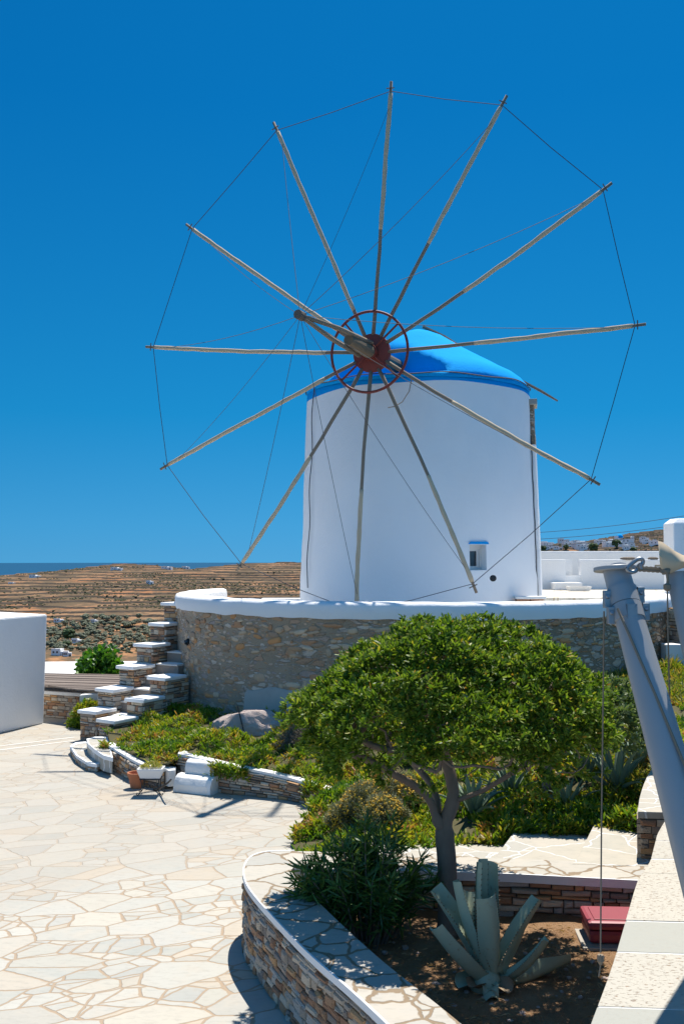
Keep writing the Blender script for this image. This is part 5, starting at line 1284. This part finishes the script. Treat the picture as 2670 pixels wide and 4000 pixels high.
# ================================================================== plants: tree
def build_tree(name, label, base, limbs, crown_c, crown_r, zlow, n_ros, leafmat, seed, n_targets=150, k=11, L=.075, Wd=.021, trunk_r=.10, open_front=.5):
    rs = np.random.default_rng(seed); base = Vector(base)
    t = thing(name, label, 'tree', base)
    nodes = []; par = []; 
    def addchain(pts, start):
        i = start
        for p in pts: nodes.append(Vector(p)); par.append(i); i = len(nodes) - 1
        return i
    for (start, pts) in limbs:
        s = -1 if start is None else start
        if isinstance(start, Vector): s = min(range(len(nodes)), key=lambda q: (nodes[q] - start).length)
        sp = [nodes[s]] + [Vector(p) for p in pts] if s >= 0 else [Vector(p) for p in pts]
        sm = smooth_path([tuple(p) for p in sp], max(6, len(sp)*4), 2)
        addchain([Vector(p) for p in (sm[1:] if s >= 0 else sm)], s)
    nlimb = len(nodes)
    cc, cr = np.array(crown_c), np.array(crown_r)
    # twig targets inside the dome
    T = rs.normal(size=(n_targets*3, 3)); T /= np.linalg.norm(T, axis=1)[:, None]; T = T[(T[:, 2] > -.35)][:n_targets]
    TT = cc + T * cr * rs.uniform(.72, .95, (len(T), 1)); TT[:, 2] = np.maximum(TT[:, 2], zlow + .06)
    order = np.argsort(np.linalg.norm(TT - np.array(nodes[nlimb//2]), axis=1))
    ends = []
    for q in order:
        p = Vector(TT[q]); cand = [i for i in range(len(nodes)) if nodes[i].z > base.z + (zlow - base.z)*.55]
        i = min(cand, key=lambda i: (nodes[i] - p).length * (1.0 if nodes[i].z < p.z + .1 else 1.6))
        a = nodes[i]; dl = (p - a).length
        m = max(3, int(dl / .07)); sag = Vector(rs.normal(0, .06, 3)) * dl; out = V(0, 0, -.10*dl)
        ch = [a.lerp(p, s) + (sag + out) * math.sin(math.pi*s) + Vector(rs.normal(0, .008, 3)) for s in np.linspace(0, 1, m+1)[1:]]
        ends.append(addchain(ch, i))
    # pipe-model radii
    cnt = [0]*len(nodes)
    for e in ends:
        i = e
        while i >= 0: cnt[i] += 1; i = par[i]
    tot = max(cnt); rr = [max(.0055, trunk_r * (max(c, 1)/tot) ** .60) for c in cnt]
    kids = {}
    for i, p in enumerate(par): kids.setdefault(p, []).append(i)
    mbT, mbB = MB(), MB(); seen = set()
    def chain_from(i, st):
        pts = [nodes[st]] if st >= 0 else []; r_ = [rr[i]] if st >= 0 else []
        while True:
            pts.append(nodes[i]); r_.append(rr[i]); ks = kids.get(i, [])
            if not ks: break
            ks = sorted(ks, key=lambda q: -cnt[q]); todo.extend((q, i) for q in ks[1:]); i = ks[0]
        return pts, r_
    todo = [(i, -1) for i in kids[-1]]; first = True
    while todo:
        i, st_ = todo.pop(); pts, r_ = chain_from(i, st_)
        big = r_[0] > .028
        if first: r_[0] *= 1.35; r_[1] *= 1.15; first = False
        (mbT if big else mbB).tube(pts, r_, 10 if big else 5)
    tr = mbT.build('trunk', M['bark'], t, smooth=True)
    mbB.build('branches', M['bark'], t, smooth=True)
    # leaf rosettes through the dome shell
    n = n_ros
    D = rs.normal(size=(n*2, 3)); D /= np.linalg.norm(D, axis=1)[:, None]; D = D[(D[:, 2] > -.12) | (rs.random(len(D)) < .5)]; D = D[D[:, 2] > -.5][:n]
    lump = np.array([mnoise.fractal(Vector(d)*2.6 + Vector((seed, 1, 2)), 1., 2., 3) for d in D])
    shell = np.where(rs.random(len(D)) < .72, rs.uniform(.93, 1.02, len(D)), rs.uniform(.6, .95, len(D)))
    P = cc + D * cr * (shell * (1 + .19*lump))[:, None]
    low = zlow + .06 + .13 * np.array([mnoise.noise(Vector((p[0]*3, p[1]*3, 5))) for p in P])
    keep = P[:, 2] > low
    gaps = np.array([mnoise.noise(Vector(p)*3.9 + Vector((9, seed, 4))) for p in P])
    lowness = np.clip((cc[2] + .42*cr[2] - P[:, 2]) / (cr[2]*.65), 0, 1)
    keep &= gaps > (-.62 + lowness * (.22 + open_front))
    P = P[keep]; D = D[keep]
    N = unit(D * np.array([1, 1, .8]) + np.array([0, 0, .55]) + rs.normal(0, .32, D.shape))
    mb = MB(); rosettes(mb, P, N, k, L, Wd, (.25, 1.3), shape=(.25, .8, 1., .0)); mb.build('crown', leafmat, t)
    return t
def D2(x, y, Y): return atd(x*sc_, y*sc_, Y)
TY = 8.85
b0 = D2(1024, 2130, TY); b0.z = .28
limbs = [(None, [b0, D2(1026, 2040, TY), D2(1024, 1970, TY), D2(1018, 1915, TY), D2(1022, 1880, TY)]),
         (D2(1018, 1915, TY), [D2(1000, 1880, TY-.03), D2(985, 1830, TY-.08), D2(945, 1798, TY-.2), D2(900, 1775, TY-.3), D2(860, 1752, TY-.35), D2(800, 1725, TY-.4)]),
         (D2(1022, 1880, TY), [D2(1040, 1840, TY), D2(1036, 1790, TY+.05), D2(1025, 1750, TY+.1), D2(1005, 1700, TY+.05), D2(985, 1650, TY)]),
         (D2(1040, 1835, TY), [D2(1075, 1826, TY-.05), D2(1110, 1812, TY-.12), D2(1150, 1788, TY-.2), D2(1195, 1760, TY-.25), D2(1240, 1725, TY-.2)]),
         (D2(1038, 1800, TY), [D2(1062, 1785, TY+.15), D2(1090, 1765, TY+.3), D2(1125, 1745, TY+.45), D2(1150, 1700, TY+.6)]),
         (D2(1000, 1880, TY), [D2(1005, 1845, TY+.15), D2(990, 1800, TY+.35), D2(960, 1765, TY+.55), D2(930, 1730, TY+.7)])]
cc = D2(1046, 1666, TY)
build_tree('evergreen_tree', 'rounded dense evergreen tree with forked trunk before the windmill', b0, limbs, (cc.x, TY, cc.z), (1.33, 1.25, .83), D2(1000, 1775, TY).z, 7600, M['tree_leaf'], 5, 240, 11, .066, .018, .086)
T2 = 12.2; b2 = D2(1250, 1830, T2); z2 = 1.0
limbs2 = [(None, [b2 - V(0, 0, .1), D2(1252, 1800, T2), D2(1256, 1770, T2), D2(1262, 1745, T2)]), (D2(1256, 1770, T2), [D2(1235, 1745, T2), D2(1215, 1720, T2)]), (D2(1262, 1745, T2), [D2(1290, 1725, T2), D2(1330, 1700, T2)])]
c2 = D2(1310, 1660, T2)
build_tree('small_evergreen_tree', 'smaller greyer evergreen tree behind the right side of the round tree', b2, limbs2, (c2.x, T2, c2.z), (1.05, .8, .55), D2(1300, 1735, T2).z, 1500, M['tree_leaf_b'], 9, 60, 9, .085, .024, .06)

# oleander shrubs
def oleander(label, c, r, h, ns, seed):
    rs = np.random.default_rng(seed); c = Vector(c); t = thing('oleander', label, 'shrub', c); mbs = MB(); mbl = MB()
    for s in range(ns):
        a = rs.uniform(0, 6.28); rr = r * math.sqrt(rs.random()); hh = h * (1 - .5*(rr/r)**2) * rs.uniform(.7, 1.08)
        e = c + V(math.cos(a)*rr, math.sin(a)*rr*.7, hh); b = c + V(math.cos(a)*rr*.35, math.sin(a)*rr*.3, 0)
        m = b.lerp(e, .55) + V(0, 0, .08); pts = smooth_path([tuple(b), tuple(m), tuple(e)], 10, 2); mbs.tube(pts, np.linspace(.011, .004, 10), 5)
        q = np.repeat(pts[3:], 8, axis=0) + rs.normal(0, .01, (len(pts[3:])*8, 3)); ax = unit(pts[-1] - pts[-3])
        D = unit(rs.normal(0, .75, q.shape) + ax*.75 + np.array([0, 0, .1]))
        leaves(mbl, q, D, rs.uniform(.11, .19, len(q)), rs.uniform(.014, .022, len(q)), bend=.22, shape=(.2, 1., .75, 0))
    mbs.build('stem', M['bark'], t); mbl.build('foliage', M['oleander'], t)
p = at(1440, 3610, .3); oleander('dense dark green oleander beside the tree trunk in the planter', (.22, 8.75, .28), .62, 1.02, 78, 3)
# agaves
def agave_leaf(mb, base, ctrl, tip, w, thick=.03, cut=True, teeth=True, cup=.35):
    base, ctrl, tip = Vector(base), Vector(ctrl), Vector(tip); n = 14; k = 9; vs = []
    outs = []
    axis_out = ((tip - base).cross(V(0, 0, 1)))
    if axis_out.length < .05: axis_out = V(1, 0, 0)
    for i in range(n):
        s = i/(n-1); p = base*(1-s)**2 + ctrl*2*s*(1-s) + tip*s*s; tg = ((ctrl-base)*(1-s) + (tip-ctrl)*s).normalized()
        out = V(ctrl.x - AC[0].x, ctrl.y - AC[0].y, 0); out = out.normalized() if out.length > .01 else V(0, -1, 0)
        sd_ = tg.cross(out); sd_ = sd_.normalized() if sd_.length > .05 else V(1, 0, 0)
        nr = sd_.cross(tg).normalized(); nr = nr if nr.dot(out) > 0 else -nr      # outward (lower) side
        prof = (.62 + .5*math.sin(min(s*1.5, 1)*math.pi/2) - .25*s**1.5) if cut else (.6 + .5*math.sin(min(s*1.6, 1)*math.pi/2)) * (1 - s**2.2*.97)
        ww = w * prof
        for j in range(k):                       # top (inner, concave) side
            x = -1 + 2*j/(k-1); vs.append(p + sd_*x*ww/2 - nr*(x*x)*ww*cup)
        for j in range(k-2, 0, -1):              # back side
            x = -1 + 2*j/(k-1); vs.append(p + sd_*x*ww/2 - nr*((x*x)*ww*cup) + nr*thick*(1-x*x)*(1.3 - s))
        outs.append((p, sd_, nr, ww))
    m = 2*k - 2; fs = [(i*m + j, i*m + (j+1) % m, (i+1)*m + (j+1) % m, (i+1)*m + j) for i in range(n-1) for j in range(m)] + [tuple(range(m))[::-1], tuple(range((n-1)*m, n*m))]
    mb.add(vs, fs)
    if teeth:
        mb.mi = 1
        for i in range(1, n-1):
            for f_ in (0, .5):
                p, s_, nr, ww = outs[i]; p2, _, _, w2 = outs[min(i+1, n-1)]; q = p.lerp(p2, f_)
                for sg in (-1, 1):
                    e = q + s_*sg*ww/2 - nr*ww*cup; d = (p2 - p).normalized()
                    mb.add([e - d*.008, e + d*.008, e + s_*sg*.014 + d*.002, e - nr*.006], [(0, 1, 2), (1, 3, 2), (3, 0, 2)])
        mb.mi = 0
AC = [None]
def fg_agave():
    c = at(1895, 3862, .30); AC[0] = Vector((c.x, c.y, .3)); Y0 = c.y
    t = thing('agave', 'large blue green agave with cut blunt leaves in the planter', 'agave', AC[0])
    L_ = [  # base px, control px, tip px (in 1568-wide view), depth offsets of ctrl and tip, width
        ((1120, 2225), (1118, 2140), (1119, 1975), .12, .12, .17), ((1122, 2225), (1088, 2140), (1099, 1972), .04, .02, .13),
        ((1132, 2232), (1138, 2150), (1124, 2058), -.12, -.15, .185), ((1112, 2225), (1060, 2120), (1040, 2022), .0, .05, .14),
        ((1108, 2230), (1055, 2130), (990, 2042), .10, .18, .17), ((1140, 2228), (1180, 2150), (1238, 2066), .06, .14, .15),
        ((1148, 2226), (1195, 2150), (1212, 2085), .22, .36, .12), ((1118, 2252), (1060, 2225), (992, 2132), -.16, -.2, .14),
        ((1150, 2245), (1205, 2235), (1256, 2158), -.08, -.1, .11), ((1160, 2250), (1230, 2240), (1304, 2205), .16, .3, .15),
        ((1100, 2225), (1075, 2120), (1073, 2045), .25, .38, .16), ((1105, 2262), (1078, 2240), (1062, 2196), -.05, .0, .12),
        ((1150, 2262), (1190, 2262), (1215, 2235), .1, .2, .12)]
    for (b, m, e, dm, de, w) in L_:
        mb = MB(); agave_leaf(mb, D2(b[0], b[1], Y0) , D2(m[0], m[1], Y0 + dm), D2(e[0], e[1], Y0 + de), w * 1.12); mb.build('leaf', [M['agave'], M['agave_tip']], t, auto=50)
    for k in range(9):
        a = k*.75 + .3; e = AC[0] + V(math.cos(a)*.24, math.sin(a)*.24 - .02, .05 + .03*(k % 3)); m = AC[0] + V(math.cos(a)*.13, math.sin(a)*.13, .07)
        mb = MB(); agave_leaf(mb, AC[0] + V(math.cos(a)*.03, math.sin(a)*.03, .03), m, e, .12, .025, True, False); mb.build('withered_leaf', M['agave_tip'] if k % 2 else M['agave'], t, auto=50)
    mb = MB(); mb.lathe([(.11, -.05), (.13, .04), (.10, .12), (.03, .16)], tuple(AC[0]), 14); mb.build('core', M['agave'], t, smooth=True)
fg_agave()
def far_agave(label, c, r, seed, n=16):
    rs = random.Random(seed); AC[0] = Vector(c); t = thing('agave', label, 'agave', c, 'agaves on the slope')
    for k in range(n):
        a = k*2.4 + rs.uniform(-.2, .2); up = (k/n)**.8; l = r*rs.uniform(.85, 1.15); el = R(12 + 68*up)
        d = V(math.cos(a)*math.cos(el), math.sin(a)*math.cos(el), math.sin(el)); tip = AC[0] + d*l; 
        if rs.random() < .3: tip.z -= l*.25
        m = AC[0] + V(d.x, d.y, d.z + .35)*l*.5
        mb = MB(); agave_leaf(mb, AC[0] + V(d.x, d.y, 0)*.03, m, tip, r*.13, .015, False, False, .28); mb.build('leaf', M['agave_far'], t, auto=50)
def bedz(x, y):
    d = np.hypot(GR[..., 0] - x, GR[..., 1] - y); return float(GR.reshape(-1, 3)[d.argmin(), 2])
for i, (x, y, Y, r, lb) in enumerate(((1085, 1775, 12.0, .62, 'agave right behind the fork of the tree trunk'), (1415, 1805, 12.0, .66, 'large agave beside the grey mast on the slope'), (1345, 1800, 12.6, .5, 'agave left of the large mast side agave'), (1465, 1765, 13.0, .6, 'agave partly hidden behind the grey mast'), (1170, 1790, 12.6, .5, 'agave between the two tree trunks'), (1300, 1815, 11.8, .45, 'small agave right of the smaller tree trunk'))):
    p = D2(x, y, Y); far_agave(lb, (p.x, p.y, bedz(p.x, p.y) - .06), r, 20 + i, 18)

# ================================================================== masts with the folded shade sail
KM = .855
def DM(x, y, Y): return atd(x*sc_, y*sc_, Y*KM)
def mast(label, top, bot, r0, r1, full=True):
    top, bot = Vector(top), Vector(bot); ax = (top - bot).normalized(); t = thing('steel_mast', label, 'mast', bot)
    mb = MB(); mb.tube([bot, top], [r1, r0], 32); mb.build('pole', M['grey_paint'], t, smooth=False, auto=40)
    if not full: return t, ax
    sx = ax.cross(V(0, -1, 0)).normalized(); fr_ = sx.cross(ax)
    if fr_.y > 0: fr_ = -fr_
    mb = MB(); pn = (ax*.25 + V(0, 0, .75)).normalized(); mb.tube([top - pn*.012, top - pn*.008, top + pn*.008, top + pn*.012], [r0*1.62, r0*1.68, r0*1.68, r0*1.62], 40); mb.build('top_plate', M['grey_paint'], t, auto=40)
    for d_, wd in ((.20*KM, .055*KM), (.31*KM, .05*KM)):
        c = top - ax*d_; r = r0 + (r1 - r0)*d_/(top-bot).length
        mb = MB(); mb.tube([c - ax*wd, c - ax*wd*.98, c + ax*wd*.98, c + ax*wd], [r*1.0, r*1.10, r*1.10, r*1.0], 32); mb.build('clamp', M['grey_paint'], t, auto=40)
        for sg in (-1, 1):
            mb = MB(); q = c + sx*sg*r*1.22; mb.obox((q.x, q.y), (1, 0), .035, .05, q.z - .045, q.z + .045); mb.tube([q + fr_*.04, q - fr_*.05], .012, 6); mb.build('clamp_lug', M['steel'], t, bevel=.004)
    c = top - ax*.33*KM; mb = MB(); q = c + fr_*(r0*1.12); mb.obox((q.x, q.y), (1, 0), .05, .03, q.z - .05, q.z + .03); mb.tube([q - V(.03, 0, .06), q + V(.02, -.01, .03)], .008, 6); mb.build('cleat', M['steel'], t)
    return t, ax
top1, bot1 = atd(2402, 2222, 6.2*KM), atd(2775, 3560, 5.2*KM)
mast('front grey steel mast with top plate and clamps', top1, bot1, .080*KM, .118*KM)
top2, bot2 = atd(2640, 2245, 6.0*KM), atd(2800, 2900, 5.6*KM)
mast('grey steel mast at the right edge under the canvas', top2, bot2, .062*KM, .085*KM, False)
# folded canvas corner
mb = MB(); Ys = 5.95; n = 14
up_ = [(1508, 1241), (1517, 1243), (1530, 1252), (1545, 1263), (1562, 1272), (1585, 1280), (1620, 1286), (1680, 1292)]
lo_ = [(1513, 1302), (1522, 1312), (1536, 1316), (1552, 1308), (1572, 1301), (1595, 1300), (1630, 1302), (1680, 1308)]
vs = []
m = len(up_)
for k, (off_, sh) in enumerate(((-.05, .55), (-.055, 0), (.055, 0), (.05, .55))):
    for (u, l) in zip(up_, lo_): vs.append(DM(u[0], u[1], Ys + off_*.4))
    for (u, l) in zip(up_, lo_): vs.append(DM((u[0]+l[0])/2, u[1]*.45+l[1]*.55, Ys + off_*1.2))
    for (u, l) in zip(up_, lo_): vs.append(DM(l[0], l[1], Ys + off_*.6))
# two skins (front, back) joined round the edge
fr_i = lambda k, r, c: k*3*m + r*m + c
fs = []
for r in range(2):
    for c_ in range(m-1):
        fs.append((fr_i(1, r, c_), fr_i(1, r+1, c_), fr_i(1, r+1, c_+1), fr_i(1, r, c_+1)))
        fs.append((fr_i(2, r, c_+1), fr_i(2, r+1, c_+1), fr_i(2, r+1, c_), fr_i(2, r, c_)))
for c_ in range(m-1):
    fs.append((fr_i(1, 0, c_), fr_i(1, 0, c_+1), fr_i(2, 0, c_+1), fr_i(2, 0, c_))); fs.append((fr_i(2, 2, c_), fr_i(2, 2, c_+1), fr_i(1, 2, c_+1), fr_i(1, 2, c_)))
for r in range(2):
    fs.append((fr_i(1, r, 0), fr_i(2, r, 0), fr_i(2, r+1, 0), fr_i(1, r+1, 0)))
mb.add(vs, fs)
cs = thing('canvas_awning', 'cream canvas awning corner tied to the masts at the right edge', 'awning', DM(1540, 1290, Ys))
mb.build('canvas', M['cloth'], cs, auto=60)
mb = MB(); zs_ = 3.545; up2 = lambda p: p + SUNV * ((zs_ - p.z) / SUNV.z); q1, q2 = up2(at(2554, 4000, 1.2)), up2(at(2670, 3817, 1.2)); q3 = q1.lerp(q2, 2.2)
E_ = [tuple(q1), tuple(q2), (q3.x, q3.y, zs_ + .03), (3.6, 8.2, 3.7), (6.2, 8.2, 3.95), (6.2, 3.4, 3.95), (3.4, 3.6, 3.7), (2.0, 5.2, 3.56)]; c0 = (3.4, 5.9, 3.62)
vs = [c0] + E_ + [(c0[0], c0[1], c0[2] - .012)] + [(a_, b_, c_ - .012) for a_, b_, c_ in E_]; m_ = len(E_)
mb.add(vs, [(0, 1 + (i+1) % m_, 1 + i) for i in range(m_)] + [(m_+1, m_+2 + i, m_+2 + (i+1) % m_) for i in range(m_)] + [(1 + i, 1 + (i+1) % m_, m_+2 + (i+1) % m_, m_+2 + i) for i in range(m_)])
mb.build('sail_panel', M['cloth'], cs)
# hook (snap link) and lashing
hk = thing('snap_hook', 'steel snap hook on the plate of the front mast', 'hook', DM(1455, 1298, 6.05))
pts = [(1437, 1303), (1450, 1290), (1464, 1281), (1473, 1283), (1474, 1292), (1462, 1303), (1456, 1311), (1446, 1313), (1437, 1309), (1437, 1303)]
mb = MB(); mb.tube(smooth_path([tuple(DM(x, y, 6.05)) for x, y in pts], 40, 2), .011, 8, False); mb.build('hook_body', M['steel'], hk, smooth=True)
mb = MB(); mb.tube([DM(1461, 1301, 6.05), DM(1466, 1296, 6.02), DM(1470, 1301, 6.02), DM(1464, 1306, 6.05)], .012, 8); mb.build('gate_screw', M['steel'], hk)
lr = thing('lashing_rope', 'twisted rope tying the snap hook to the canvas corner', 'rope', DM(1500, 1308, 6))
for dy in (0, 5):
    mb = MB(); mb.tube([DM(1464 + 8*s*8 , 1302 + dy + 4*s + .8*math.sin(s*40), 6.03 - .06*s) for s in np.linspace(0, 1.05, 24)], .010, 6); mb.build('strand', M['rope_pale'], lr)
mb = MB(); kp = [DM(1522 + rnd.uniform(-7, 12), 1310 + rnd.uniform(-6, 6), 5.93 + rnd.uniform(-.03, .03)) for _ in range(16)]; mb.tube(smooth_path([tuple(p) for p in kp], 60, 2), .011, 6); mb.build('knot', M['rope_pale'], lr)
mb = MB(); mb.tube([DM(1528, 1312, 5.9), DM(1530, 1330, 5.9), DM(1529, 1346, 5.9)], .008, 5); mb.lathe([(.006, -.02), (.02, -.01), (.02, .012), (.006, .02)], tuple(DM(1529, 1347, 5.9)), 10); mb.build('tail', M['rope_pale'], lr)
mb = MB(); a = DM(1384, 1402, 6.1); mb.tube([a, DM(1382, 1600, 6.1), DM(1378, 1900, 6.1), DM(1376, 2185, 6.1)], .0045, 5); e = DM(1376, 2190, 6.1)
mb.tube([e, e - V(0, 0, .03), e - V(0, 0, .05)], [.015, .018, .008], 8); mb.tube([e - V(0, 0, .05), DM(1372, 2240, 6.1)], .004, 4)
tag(mb.build('hanging_rope', M['rope_pale'], loc=e), 'long thin rope hanging straight down from the front mast', 'rope')
mb = MB(); mb.tube([DM(1415, 1396, 5.96), DM(1452, 1480, 5.85), DM(1500, 1590, 5.69), DM(1548, 1705, 5.53), DM(1600, 1830, 5.36)], .007, 5); tag(mb.build('guy_rope', M['rope_pale'], loc=DM(1500, 1590, 5.75)), 'brown rope running diagonally down the front mast', 'rope')

mb = MB(); a = DM(1529, 1348, 5.9); mb.tube([a, DM(1531, 1480, 5.9), DM(1536, 1680, 5.9)], .0045, 5); tag(mb.build('hanging_rope', M['rope_pale'], loc=a), 'thin rope hanging down from the knot under the canvas corner', 'rope')
